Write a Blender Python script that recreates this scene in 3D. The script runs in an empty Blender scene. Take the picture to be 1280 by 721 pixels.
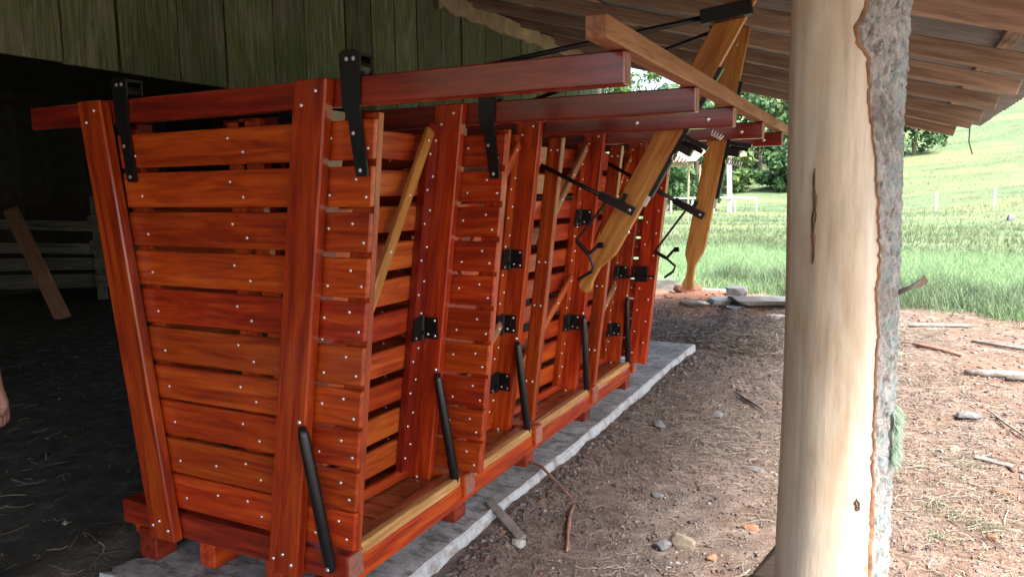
import bpy, bmesh, math, random
import numpy as np
from mathutils import Vector, Matrix

random.seed(7)
rng = np.random.default_rng(11)
sc = bpy.context.scene
COL = sc.collection

# ------------------------------------------------------------------ camera
cam_d = bpy.data.cameras.new('camera')
cam = bpy.data.objects.new('camera', cam_d)
COL.objects.link(cam)
_f = 930.0
_vy = np.array([468.0, 127.5, -_f]); _vy /= np.linalg.norm(_vy)          # chute axis (world Y) seen by the camera
_vx = np.array([1890.0, -98.5, _f]); _vx -= _vy * (_vx @ _vy); _vx /= np.linalg.norm(_vx)
_vz = np.cross(_vx, _vy)
_R = np.stack([_vx, _vy, _vz], axis=1)                                   # world -> camera
_M = Matrix([list(r) + [0] for r in _R.T] + [[0, 0, 0, 1]])
_M.translation = (0, 0, 1.6)
cam.matrix_world = _M
cam_d.sensor_width = 36.0
cam_d.lens = 36.0 * _f / 1280.0
cam_d.clip_start = 0.05
cam_d.clip_end = 1200
sc.camera = cam

# ------------------------------------------------------------------ light
SUN_EL, SUN_AZ = math.radians(52), math.radians(118)     # azimuth clockwise from +Y
world = bpy.data.worlds.new('World')
sc.world = world
world.use_nodes = True
wn = world.node_tree
wn.nodes.clear()
w_out = wn.nodes.new('ShaderNodeOutputWorld')
w_bg = wn.nodes.new('ShaderNodeBackground')
w_sky = wn.nodes.new('ShaderNodeTexSky')
w_sky.sky_type = 'NISHITA'
w_sky.sun_disc = False
w_sky.sun_elevation = SUN_EL
w_sky.sun_rotation = SUN_AZ
w_sky.air_density = 1.0
w_sky.dust_density = 4.0
w_sky.ozone_density = 1.0
w_bg.inputs['Strength'].default_value = 0.15
wn.links.new(w_sky.outputs[0], w_bg.inputs[0])
wn.links.new(w_bg.outputs[0], w_out.inputs[0])
sun_d = bpy.data.lights.new('sun', 'SUN')
sun_d.energy = 4.0
sun_d.angle = math.radians(24)
sun_d.color = (1.0, 0.975, 0.935)
sun = bpy.data.objects.new('sun', sun_d)
COL.objects.link(sun)
_sd = Vector((math.sin(SUN_AZ) * math.cos(SUN_EL), math.cos(SUN_AZ) * math.cos(SUN_EL), math.sin(SUN_EL)))
sun.rotation_euler = (-_sd).to_track_quat('-Z', 'Y').to_euler()
sc.view_settings.view_transform = 'Standard'
sc.view_settings.look = 'None'
sc.view_settings.gamma = 1.0
sc.view_settings.exposure = 2.1
sc.view_settings.use_curve_mapping = False
sc.render.engine = 'CYCLES'
sc.cycles.use_denoising = True
sc.cycles.max_bounces = 6
sc.cycles.diffuse_bounces = 4
sc.cycles.glossy_bounces = 3
sc.cycles.sample_clamp_indirect = 6.0

# ------------------------------------------------------------------ materials
class NT:
    """small node-tree helper"""
    def __init__(self, name):
        self.m = bpy.data.materials.new(name)
        self.m.use_nodes = True
        self.t = self.m.node_tree
        self.b = self.t.nodes['Principled BSDF']
        self.tc = self.t.nodes.new('ShaderNodeTexCoord')
        self.geo = self.t.nodes.new('ShaderNodeNewGeometry')
        self.oi = self.t.nodes.new('ShaderNodeObjectInfo')
    def n(self, kind, **kw):
        nd = self.t.nodes.new('ShaderNode' + kind)
        for k, v in kw.items():
            setattr(nd, k, v)
        return nd
    def link(self, a, b):
        self.t.links.new(a, b)
    def coord(self, kind='Object', scale=(1, 1, 1), jitter=False):
        mp = self.n('Mapping')
        mp.inputs['Scale'].default_value = scale
        src = self.geo.outputs['Position'] if kind == 'World' else self.tc.outputs[kind]
        if jitter:
            ad = self.n('VectorMath', operation='ADD')
            mu = self.n('VectorMath', operation='SCALE')
            cx = self.n('CombineXYZ')
            for i in range(3):
                self.link(self.oi.outputs['Random'], cx.inputs[i])
            self.link(cx.outputs[0], mu.inputs[0]); mu.inputs['Scale'].default_value = 37.0
            self.link(src, ad.inputs[0]); self.link(mu.outputs[0], ad.inputs[1])
            src = ad.outputs[0]
        self.link(src, mp.inputs['Vector'])
        return mp.outputs[0]
    def noise(self, vec, scale=5, detail=4, rough=0.55, dist=0.0):
        nd = self.n('TexNoise')
        nd.inputs['Scale'].default_value = scale
        nd.inputs['Detail'].default_value = detail
        nd.inputs['Roughness'].default_value = rough
        nd.inputs['Distortion'].default_value = dist
        self.link(vec, nd.inputs['Vector'])
        return nd.outputs[0]
    def ramp(self, fac, stops):
        nd = self.n('ValToRGB')
        el = nd.color_ramp.elements
        while len(el) < len(stops):
            el.new(0.5)
        for e, (p, c) in zip(el, stops):
            e.position = p
            e.color = (c, c, c, 1) if isinstance(c, (int, float)) else tuple(c) + (1,)
        self.link(fac, nd.inputs[0])
        return nd.outputs[0]
    def mix(self, fac, a, b, mode='MIX'):
        nd = self.n('Mix', data_type='RGBA', blend_type=mode)
        for v, i in ((fac, 0), (a, 6), (b, 7)):
            if isinstance(v, (int, float)):
                nd.inputs[i].default_value = v if i == 0 else (v, v, v, 1)
            elif isinstance(v, tuple):
                nd.inputs[i].default_value = v + (1,)
            else:
                self.link(v, nd.inputs[i])
        return nd.outputs[2]
    def math(self, op, a, b=0.0, clamp=False):
        nd = self.n('Math', operation=op, use_clamp=clamp)
        for i, v in enumerate((a, b)):
            if isinstance(v, (int, float)):
                nd.inputs[i].default_value = v
            else:
                self.link(v, nd.inputs[i])
        if op == 'MULTIPLY_ADD': nd.inputs[2].default_value = b
        return nd.outputs[0]
    def rng(self, v, a, b, c, d):
        nd = self.n('MapRange')
        for i, x in zip((1, 2, 3, 4), (a, b, c, d)):
            nd.inputs[i].default_value = x
        self.link(v, nd.inputs[0])
        return nd.outputs[0]
    def bump(self, h, strength=0.3, dist=0.01):
        nd = self.n('Bump')
        nd.inputs['Strength'].default_value = strength
        nd.inputs['Distance'].default_value = dist
        self.link(h, nd.inputs['Height'])
        self.link(nd.outputs[0], self.b.inputs['Normal'])
    def set(self, **kw):
        for k, v in kw.items():
            i = self.b.inputs[k.replace('_', ' ')]
            if isinstance(v, (int, float)):
                i.default_value = v
            elif isinstance(v, tuple):
                i.default_value = v + (1,) if len(v) == 3 else v
            else:
                self.link(v, i)
        return self

def wood_mat(name, dark, mid, light, rough=0.4, coat=0.0, coat_r=0.15, grain=1.0, bump=0.25, var=0.5, figure=True, wear=None):
    t = NT(name)
    v = t.coord('Object', (1.3 * grain, 16 * grain, 16 * grain), jitter=True)
    v2 = t.coord('Object', (3.0, 70, 70), jitter=True)
    v3 = t.coord('Object', (1, 1, 1), jitter=True)
    g = t.noise(v, 1.6, 5, 0.6, 0.6)
    f = t.noise(v2, 1.0, 3, 0.6)
    c = t.ramp(g, [(0.36, dark), (0.50, mid), (0.66, light)])
    fig = t.noise(t.coord('Object', (0.55 * grain, 5.5 * grain, 5.5 * grain), jitter=True), 1.5, 2, 0.5, 0.9)
    ring = t.math('SINE', t.math('MULTIPLY', fig, 62.0))
    c = t.mix(0.75, c, t.ramp(t.math('MULTIPLY_ADD', ring, 0.5), [(0.0, 0.74), (0.4, 1.0)]), 'MULTIPLY') if figure else c
    fr = t.ramp(f, [(0.34, 0.62), (0.54, 1.0)])
    c = t.mix(0.55, c, fr, 'MULTIPLY')
    big = t.noise(v3, 2.2, 3, 0.6)
    c = t.mix(t.rng(big, 0.2, 0.9, 0.0, 0.5), c, dark)
    hsv = t.n('HueSaturation')
    t.link(c, hsv.inputs['Color'])
    t.link(t.rng(t.oi.outputs['Random'], 0, 1, 1.0 - 0.45 * var, 1.0 + 0.5 * var), hsv.inputs['Value'])
    rr = t.math('FRACT', t.math('MULTIPLY', t.oi.outputs['Random'], 7.31))
    t.link(t.rng(rr, 0, 1, 0.5 - 0.008 * var, 0.5 + 0.014 * var), hsv.inputs['Hue'])
    c = hsv.outputs[0]
    if wear:
        wv = t.noise(t.coord('Object', (2.5, 30, 30), jitter=True), 1.4, 4, 0.7)
        c = t.mix(t.ramp(wv, [(0.62, 0.0), (0.70, 0.8)]), c, wear)
    t.set(Base_Color=c, Roughness=t.rng(g, 0.3, 0.7, rough + 0.08, rough - 0.06))
    if coat:
        t.set(Specular_IOR_Level=0.25, Coat_Weight=coat, Coat_Roughness=t.rng(big, 0.1, 0.9, coat_r, coat_r + 0.12))
    h = t.math('ADD', t.math('MULTIPLY', g, 0.5), t.math('MULTIPLY', f, 0.5))
    t.bump(h, bump, 0.004)
    return t.m

MT = {}
MT['red'] = wood_mat('red varnished wood', (0.22, 0.017, 0.003), (0.40, 0.040, 0.005), (0.52, 0.082, 0.010), 0.42, 0.6, 0.07, var=0.42)
MT['beam'] = wood_mat('dark red varnished wood', (0.12, 0.008, 0.004), (0.22, 0.017, 0.007), (0.31, 0.034, 0.011), 0.36, 0.85, 0.10, var=0.3)
MT['amber'] = wood_mat('amber varnished wood', (0.30, 0.115, 0.020), (0.46, 0.205, 0.045), (0.58, 0.30, 0.075), 0.45, 0.35, 0.2, var=0.2, figure=False)
MT['orange'] = wood_mat('orange stained wood', (0.29, 0.035, 0.005), (0.45, 0.075, 0.010), (0.57, 0.15, 0.028), 0.45, 0.4, 0.2, var=0.3, wear=(0.10, 0.025, 0.010))
MT['strip'] = wood_mat('sanded edge wood', (0.36, 0.15, 0.045), (0.52, 0.27, 0.10), (0.62, 0.38, 0.17), 0.5, 0.3, 0.2, var=0.2, wear=(0.12, 0.05, 0.02))
MT['floor'] = wood_mat('brown varnished floor wood', (0.12, 0.030, 0.010), (0.24, 0.060, 0.018), (0.34, 0.12, 0.04), 0.35, 0.5, 0.15)
MT['raw'] = wood_mat('planed timber', (0.24, 0.105, 0.05), (0.33, 0.155, 0.08), (0.40, 0.20, 0.11), 0.6, 0.1, var=0.2)
MT['rafter'] = wood_mat('sawn brown timber', (0.27, 0.185, 0.13), (0.38, 0.28, 0.205), (0.48, 0.375, 0.29), 0.85, 0.0, bump=0.5, var=0.4, figure=False)
MT['fencewood'] = wood_mat('weathered grey timber', (0.065, 0.068, 0.055), (0.13, 0.13, 0.107), (0.21, 0.20, 0.17), 0.9, 0.0, bump=0.6)
MT['pinkboard'] = wood_mat('pale sawn board', (0.26, 0.13, 0.075), (0.36, 0.19, 0.115), (0.44, 0.25, 0.16), 0.8, 0.0, bump=0.3)

t = NT('mossy old boards')
v = t.coord('Object', (1.6, 22, 22), jitter=True)
g = t.noise(v, 1.5, 6, 0.65, 0.5)
m = t.noise(t.coord('Object', (2.2, 5, 5), jitter=True), 1.3, 5, 0.65)
f = t.noise(t.coord('Object', (5, 90, 90), jitter=True), 1.0, 3)
c = t.ramp(g, [(0.30, (0.055, 0.056, 0.043)), (0.5, (0.16, 0.16, 0.118)), (0.70, (0.31, 0.30, 0.235))])
moss = t.ramp(f, [(0.3, (0.05, 0.080, 0.024)), (0.7, (0.145, 0.19, 0.072))])
c = t.mix(t.ramp(m, [(0.36, 0.0), (0.56, 0.8)]), c, moss)
c = t.mix(0.5, c, t.ramp(f, [(0.3, 0.5), (0.55, 1.0)]), 'MULTIPLY')
hs = t.n('HueSaturation'); t.link(c, hs.inputs['Color'])
t.link(t.rng(t.oi.outputs['Random'], 0, 1, 0.65, 1.3), hs.inputs['Value'])
t.set(Base_Color=hs.outputs[0], Roughness=0.9)
t.bump(t.math('ADD', g, f), 0.7, 0.006)
MT['moss'] = t.m

t = NT('black painted steel')
nz = t.noise(t.coord('Object'), 40, 3)
t.set(Base_Color=(0.006, 0.0065, 0.008), Roughness=t.rng(nz, 0.3, 0.7, 0.28, 0.42), Specular_IOR_Level=0.5)
t.bump(nz, 0.08, 0.002)
MT['black'] = t.m
t = NT('zinc bolts')
t.set(Base_Color=(0.72, 0.72, 0.70), Metallic=0.85, Roughness=0.32)
MT['zinc'] = t.m

t = NT('worn concrete')
v = t.coord('World')
n1 = t.noise(t.coord('World', (1.6, 0.8, 1)), 3.2, 6, 0.7); n2 = t.noise(v, 28, 4, 0.6); n3 = t.noise(t.coord('World', (1.0, 2.2, 1)), 7, 6, 0.8)
c = t.ramp(n1, [(0.34, (0.17, 0.16, 0.148)), (0.5, (0.29, 0.28, 0.27)), (0.66, (0.43, 0.425, 0.415))])
c = t.mix(t.ramp(n3, [(0.50, 0.0), (0.60, 0.85)]), c, (0.09, 0.075, 0.064))
c = t.mix(0.5, c, t.ramp(n2, [(0.3, 0.45), (0.6, 1.0)]), 'MULTIPLY')
t.set(Base_Color=c, Roughness=0.85)
t.bump(t.math('ADD', n2, t.math('MULTIPLY', n3, 0.8)), 0.35, 0.004)
MT['concrete'] = t.m
t = NT('fresh concrete edge')
n2 = t.noise(t.coord('World'), 30, 5, 0.65)
n4 = t.noise(t.coord('World'), 7, 4, 0.65)
c = t.ramp(n2, [(0.3, (0.30, 0.305, 0.30)), (0.7, (0.50, 0.505, 0.50))])
c = t.mix(t.ramp(n4, [(0.52, 0.0), (0.66, 0.75)]), c, (0.16, 0.12, 0.09))
t.set(Base_Color=c, Roughness=0.85); t.bump(n2, 0.3, 0.005)
MT['concrete_edge'] = t.m

# ground: bare soil near the shed, grass beyond, all by place
t = NT('bare soil and pasture')
v = t.coord('World')
sep = t.n('SeparateXYZ'); t.link(t.geo.outputs['Position'], sep.inputs[0])
PX, PY = sep.outputs[0], sep.outputs[1]
n1 = t.noise(v, 0.9, 5, 0.6); n2 = t.noise(v, 7, 6, 0.7); n3 = t.noise(v, 60, 4, 0.65); n4 = t.noise(v, 2.6, 5, 0.65)
soil = t.ramp(n2, [(0.28, (0.07, 0.046, 0.038)), (0.48, (0.155, 0.108, 0.09)), (0.70, (0.25, 0.19, 0.165))])
soil2 = t.ramp(n2, [(0.28, (0.082, 0.046, 0.030)), (0.5, (0.165, 0.102, 0.070)), (0.72, (0.235, 0.165, 0.122))])
soil_near = t.ramp(n2, [(0.3, (0.062, 0.047, 0.039)), (0.55, (0.145, 0.112, 0.092)), (0.75, (0.24, 0.20, 0.168))])
# greyer soil close to the slab, redder trodden soil further out
dx = t.math('ADD', PX, t.rng(n4, 0.25, 0.75, -1.0, 1.0))
c = t.mix(t.rng(dx, -1.0, 1.0, 0.0, 1.0), soil_near, soil2)
c = t.mix(t.rng(n1, 0.42, 0.62, 0.0, 0.5), c, soil)
# grey chips and scuffed pale patches
c = t.mix(t.ramp(n3, [(0.60, 0.0), (0.68, 0.5)]), c, (0.30, 0.27, 0.245))
c = t.mix(t.ramp(n3, [(0.30, 0.7), (0.40, 0.0)]), c, (0.045, 0.032, 0.028))
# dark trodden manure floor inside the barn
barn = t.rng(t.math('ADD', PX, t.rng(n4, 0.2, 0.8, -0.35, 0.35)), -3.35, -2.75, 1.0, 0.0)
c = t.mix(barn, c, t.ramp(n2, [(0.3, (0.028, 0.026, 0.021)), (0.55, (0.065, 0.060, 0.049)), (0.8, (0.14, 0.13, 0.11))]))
# red heap of subsoil past the end of the slab
rd = t.math('ADD', t.math('POWER', t.math('MULTIPLY', t.math('ADD', PX, 2.35), 0.9), 2.0), t.math('POWER', t.math('MULTIPLY', t.math('SUBTRACT', PY, 10.7), 0.75), 2.0))
c = t.mix(t.rng(t.math('ADD', rd, t.rng(n4, 0.2, 0.8, -0.6, 0.6)), 0.3, 1.3, 0.9, 0.0), c, t.ramp(n2, [(0.3, (0.30, 0.12, 0.06)), (0.7, (0.50, 0.26, 0.15))]))
# pasture
gm = t.math('ADD', t.math('ADD', PY, t.math('MULTIPLY', PX, 0.35)), t.rng(n4, 0.2, 0.8, -1.3, 1.3))
gmask = t.rng(gm, 11.6, 12.6, 0.0, 1.0)
hs = t.n('Mapping'); hs.inputs['Scale'].default_value = (0.16, 0.45, 0.5); t.link(t.geo.outputs['Position'], hs.inputs['Vector'])
h1 = t.noise(hs.outputs[0], 1.0, 6, 0.65, 0.4)
h2 = t.noise(v, 0.7, 6, 0.7)
ga = t.ramp(h1, [(0.32, (0.07, 0.112, 0.055)), (0.5, (0.105, 0.150, 0.072)), (0.68, (0.155, 0.185, 0.088))])
gb = t.ramp(h2, [(0.3, 0.55), (0.55, 1.0)])
ga = t.mix(0.8, ga, gb, 'MULTIPLY')
ga = t.mix(t.ramp(t.noise(t.coord('World', (0.05, 0.13, 0.1)), 1.0, 4, 0.6), [(0.45, 0.0), (0.62, 0.6)]), ga, (0.16, 0.165, 0.075))
flat = t.mix(n2, (0.12, 0.21, 0.095), (0.17, 0.27, 0.13))
ga = t.mix(t.rng(t.math('ADD', PY, t.rng(n4, 0.2, 0.8, -1.5, 1.5)), 20, 25, 0.0, 1.0), flat, ga)
c = t.mix(gmask, c, ga)
t.set(Base_Color=c, Roughness=0.95, Specular_IOR_Level=0.2)
t.bump(t.math('ADD', t.math('MULTIPLY', n2, 0.7), t.math('MULTIPLY', n3, 0.5)), 0.9, 0.03)
MT['ground'] = t.m

def plain(name, c1, c2, scale=6, rough=0.85, bump=0.3, kind='Object', jitter=False, var=0.0, dist=0.01):
    t = NT(name)
    nz = t.noise(t.coord(kind, jitter=jitter), scale, 5, 0.65)
    c = t.ramp(nz, [(0.3, c1), (0.7, c2)])
    if var:
        hs = t.n('HueSaturation'); t.link(c, hs.inputs['Color'])
        t.link(t.rng(t.oi.outputs['Random'], 0, 1, 1 - var, 1 + var), hs.inputs['Value'])
        c = hs.outputs[0]
    t.set(Base_Color=c, Roughness=rough)
    if bump:
        t.bump(nz, bump, dist)
    return t.m

def island(name, cols, rough=0.85, trans=0.0):
    """colour varies from piece to piece of a joined mesh"""
    t = NT(name)
    k = len(cols)
    c = t.ramp(t.geo.outputs['Random Per Island'], [(i / max(1, k - 1), cc) for i, cc in enumerate(cols)])
    t.set(Base_Color=c, Roughness=rough, Specular_IOR_Level=0.25)
    if trans:
        out = t.t.nodes['Material Output']
        tr = t.n('BsdfTranslucent'); t.link(c, tr.inputs[0])
        ms = t.n('MixShader'); ms.inputs[0].default_value = trans
        t.link(t.b.outputs[0], ms.inputs[1]); t.link(tr.outputs[0], ms.inputs[2])
        t.link(ms.outputs[0], out.inputs['Surface'])
    return t.m

MT['endgrain'] = plain('varnished end grain', (0.20, 0.060, 0.040), (0.34, 0.15, 0.11), 45, 0.5, 0.3, jitter=True, var=0.2)
MT['straw'] = island('dry straw', [(0.23, 0.19, 0.14), (0.13, 0.095, 0.07), (0.32, 0.28, 0.225), (0.09, 0.064, 0.05), (0.19, 0.16, 0.13), (0.15, 0.11, 0.088)])
MT['chips'] = island('grit and clods', [(0.10, 0.075, 0.062), (0.17, 0.14, 0.125), (0.05, 0.04, 0.037), (0.13, 0.095, 0.08), (0.26, 0.24, 0.225), (0.075, 0.055, 0.046), (0.19, 0.105, 0.07), (0.12, 0.09, 0.075)], 0.9)
MT['grass'] = island('meadow grass', [(0.15, 0.25, 0.11), (0.20, 0.31, 0.15), (0.24, 0.34, 0.18), (0.31, 0.34, 0.19)], 0.7, 0.5)
MT['drygrass'] = island('coarse tufts', [(0.075, 0.135, 0.07), (0.12, 0.185, 0.10), (0.18, 0.21, 0.12), (0.095, 0.155, 0.08)], 0.75, 0.4)
MT['leaves'] = island('broad leaves', [(0.025, 0.062, 0.022), (0.045, 0.10, 0.035), (0.075, 0.14, 0.05), (0.04, 0.085, 0.04)], 0.6, 0.25)
MT['leaves2'] = island('pale leaves', [(0.06, 0.12, 0.035), (0.10, 0.16, 0.05), (0.13, 0.19, 0.06), (0.05, 0.10, 0.035)], 0.6, 0.25)
MT['trunkbark'] = plain('tree bark', (0.09, 0.07, 0.05), (0.20, 0.16, 0.12), 5)
MT['stone'] = plain('pale stone', (0.24, 0.225, 0.205), (0.44, 0.42, 0.39), 5, 0.85, 0.5, jitter=True, var=0.35)
MT['greystone'] = plain('grey stone', (0.07, 0.068, 0.068), (0.17, 0.165, 0.165), 14, 0.85, 0.5, jitter=True, var=0.3)
MT['tanstone'] = plain('tan stone', (0.17, 0.13, 0.095), (0.32, 0.26, 0.20), 14, 0.85, 0.5, jitter=True, var=0.2)
MT['brick'] = plain('orange brick', (0.20, 0.085, 0.048), (0.30, 0.15, 0.085), 14, 0.85, 0.5, jitter=True, var=0.2)
MT['stick'] = plain('weathered stick', (0.09, 0.078, 0.066), (0.24, 0.215, 0.19), 20, 0.85, 0.4, jitter=True, var=0.3)
MT['brownstick'] = plain('brown stick', (0.10, 0.045, 0.03), (0.26, 0.13, 0.085), 20, 0.75, 0.4, jitter=True, var=0.3)
MT['sheet'] = plain('fibre cement sheet', (0.20, 0.215, 0.215), (0.33, 0.35, 0.35), 3, 0.9, 0.2, jitter=True, var=0.15)
MT['white'] = plain('weathered white paint', (0.28, 0.29, 0.29), (0.42, 0.43, 0.42), 4, 0.6, 0.05)
MT['shelter'] = plain('tan planks', (0.24, 0.17, 0.11), (0.46, 0.36, 0.25), 5, 0.85, 0.3, jitter=True, var=0.25)
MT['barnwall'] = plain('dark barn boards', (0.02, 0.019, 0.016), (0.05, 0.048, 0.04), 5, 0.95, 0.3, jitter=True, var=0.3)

# ------------------------------------------------------------------ object helpers
WORLD = {}
def link(o, parent=None, mat4=None):
    COL.objects.link(o)
    mat4 = mat4 or Matrix.Identity(4)
    WORLD[o.name] = mat4
    if parent is not None:
        o.parent = parent
        o.matrix_parent_inverse = WORLD[parent.name].inverted()
    o.matrix_basis = mat4
    return o
def tag(o, label=None, cat=None, group=None, kind=None):
    if label: o['label'] = label
    if cat: o['category'] = cat
    if group: o['group'] = group
    if kind: o['kind'] = kind
    return o
def empty(name, loc, label, cat, group=None):
    o = bpy.data.objects.new(name, None)
    o.empty_display_size = 0.2
    link(o, None, Matrix.Translation(loc))
    return tag(o, label, cat, group)
def mesh_obj(name, verts, faces, mat, parent=None, mat4=None, smooth=False, kind=None):
    me = bpy.data.meshes.new(name)
    me.from_pydata([tuple(v) for v in verts], [], [tuple(f) for f in faces])
    me.update()
    if smooth:
        me.polygons.foreach_set('use_smooth', [True] * len(me.polygons))
    for mm in (mat if isinstance(mat, (list, tuple)) else [mat]):
        me.materials.append(MT[mm])
    o = bpy.data.objects.new(name, me)
    link(o, parent, mat4)
    if kind: o['kind'] = kind
    return o
def np_obj(name, V, F, mat, parent=None, kind=None, smooth=False):
    """V (n,3), F (m,k) numpy -> one mesh object"""
    me = bpy.data.meshes.new(name)
    V = np.asarray(V, np.float32); F = np.asarray(F, np.int32)
    m, k = F.shape
    me.vertices.add(len(V)); me.vertices.foreach_set('co', V.ravel())
    me.loops.add(m * k); me.loops.foreach_set('vertex_index', F.ravel())
    me.polygons.add(m)
    me.polygons.foreach_set('loop_start', np.arange(0, m * k, k, dtype=np.int32))
    if smooth:
        me.polygons.foreach_set('use_smooth', np.ones(m, bool))
    me.update(calc_edges=True); me.validate()
    me.materials.append(MT[mat])
    o = bpy.data.objects.new(name, me)
    link(o, parent)
    if kind: o['kind'] = kind
    return o
_bc = {}
def box_mesh(L, w, th, ch, s0, s1):
    key = tuple(round(x, 4) for x in (L, w, th, ch, s0, s1))
    if key in _bc: return _bc[key]
    bm = bmesh.new()
    vs = []
    for x in (0, L):
        for y in (-w / 2, w / 2):
            for z in (-th / 2, th / 2):
                s = s0 if x == 0 else s1
                vs.append(bm.verts.new((x + s * (1 if y > 0 else -1), y, z)))
    for f in ((0, 1, 3, 2), (4, 6, 7, 5), (0, 4, 5, 1), (2, 3, 7, 6), (0, 2, 6, 4), (1, 5, 7, 3)):
        bm.faces.new([vs[i] for i in f])
    if ch > 0:
        bmesh.ops.bevel(bm, geom=bm.edges[:], offset=ch, segments=1, affect='EDGES', clamp_overlap=True)
    bmesh.ops.recalc_face_normals(bm, faces=bm.faces[:])
    me = bpy.data.meshes.new('board')
    bm.to_mesh(me); bm.free()
    _bc[key] = me
    return me
def board(name, A, B, w, th, wdir, mat, parent, ch=0.004, sk=(0, 0)):
    """a squared timber from A to B; w across wdir, th across the remaining axis; local X runs along the grain"""
    A, B, wd = Vector(A), Vector(B), Vector(wdir)
    ex = (B - A); L = ex.length; ex.normalize()
    ey = (wd - ex * wd.dot(ex)).normalized()
    ez = ex.cross(ey)
    me = box_mesh(L, w, th, ch, *sk)
    if len(me.materials) == 0:
        me.materials.append(MT[mat])
    elif me.materials[0] != MT[mat]:
        me = me.copy(); me.materials[0] = MT[mat]
    M = Matrix(((ex.x, ey.x, ez.x, A.x), (ex.y, ey.y, ez.y, A.y), (ex.z, ey.z, ez.z, A.z), (0, 0, 0, 1)))
    o = bpy.data.objects.new(name, me)
    return link(o, parent, M)
def tube_data(pts, radii, n=10, cap=True):
    P = [Vector(p) for p in pts]
    if isinstance(radii, (int, float)): radii = [radii] * len(P)
    V, F = [], []
    up = Vector((0, 0, 1))
    prev = None
    for i, p in enumerate(P):
        d = (P[min(i + 1, len(P) - 1)] - P[max(i - 1, 0)]).normalized()
        if prev is None:
            a = d.cross(up if abs(d.z) < 0.9 else Vector((1, 0, 0))).normalized()
        else:
            a = (prev - d * prev.dot(d)).normalized()
        prev = a
        b = d.cross(a)
        for k in range(n):
            q = 2 * math.pi * k / n
            V.append(p + (a * math.cos(q) + b * math.sin(q)) * radii[i])
    for i in range(len(P) - 1):
        for k in range(n):
            F.append((i * n + k, i * n + (k + 1) % n, (i + 1) * n + (k + 1) % n, (i + 1) * n + k))
    if cap:
        F.append(tuple(range(n - 1, -1, -1))); F.append(tuple(range((len(P) - 1) * n, len(P) * n)))
    return V, F
def tube(name, pts, r, mat, parent=None, n=10, smooth=True):
    V, F = tube_data(pts, r, n)
    return mesh_obj(name, V, F, mat, parent, None, smooth)
class Join:
    """several primitives joined in one mesh (one part)"""
    def __init__(self): self.V, self.F = [], []
    def add(self, V, F):
        k = len(self.V); self.V += [Vector(v) for v in V]; self.F += [tuple(i + k for i in f) for f in F]; return self
    def tube(self, pts, r, n=8): return self.add(*tube_data(pts, r, n))
    def box(self, c, ax, ay, az):
        c, ax, ay, az = map(Vector, (c, ax, ay, az))
        V = [c + ax * i + ay * j + az * k for i in (-1, 1) for j in (-1, 1) for k in (-1, 1)]
        F = [(0, 1, 3, 2), (4, 6, 7, 5), (0, 4, 5, 1), (2, 3, 7, 6), (0, 2, 6, 4), (1, 5, 7, 3)]
        if ax.cross(ay).dot(az) < 0: F = [f[::-1] for f in F]
        return self.add(V, F)
    def dome(self, p, nrm, r, h=None):
        h = h or r * 0.6
        p, nn = Vector(p), Vector(nrm).normalized()
        a = nn.orthogonal().normalized(); b = nn.cross(a)
        V = []
        for (rr, hh) in ((1.0, 0.0), (0.72, 0.7)):
            for k in range(6):
                q = k * math.pi / 3
                V.append(p + (a * math.cos(q) + b * math.sin(q)) * r * rr + nn * h * hh)
        V.append(p + nn * h)
        F = []
        for k in range(6):
            k2 = (k + 1) % 6
            F.append((k, k2, 6 + k2, 6 + k)); F.append((6 + k, 6 + k2, 12))
        return self.add(V, F)
    def build_up(self, name, mat, parent):
        '''local X points up, so that the grain runs upright'''
        c = sum(self.V, Vector()) / len(self.V)
        M = Matrix(((0, 1, 0, c.x), (0, 0, 1, c.y), (1, 0, 0, c.z), (0, 0, 0, 1)))
        Mi = M.inverted()
        return mesh_obj(name, [Mi @ v for v in self.V], self.F, mat, parent, M)
    def build(self, name, mat, parent=None, kind=None, smooth=False):
        return mesh_obj(name, self.V, self.F, mat, parent, None, smooth, kind)
def prism(outline, o, ax, ay, nrm, th):
    """outline [(u,v)] in the plane o+u*ax+v*ay, extruded by th along nrm"""
    o, ax, ay, nn = Vector(o), Vector(ax), Vector(ay), Vector(nrm)
    k = len(outline)
    V = [o + ax * u + ay * v for u, v in outline] + [o + ax * u + ay * v + nn * th for u, v in outline]
    F = [tuple(range(k)), tuple(range(2 * k - 1, k - 1, -1))]
    F += [(i + k, (i + 1) % k + k, (i + 1) % k, i) for i in range(k)]
    return V, F

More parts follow.
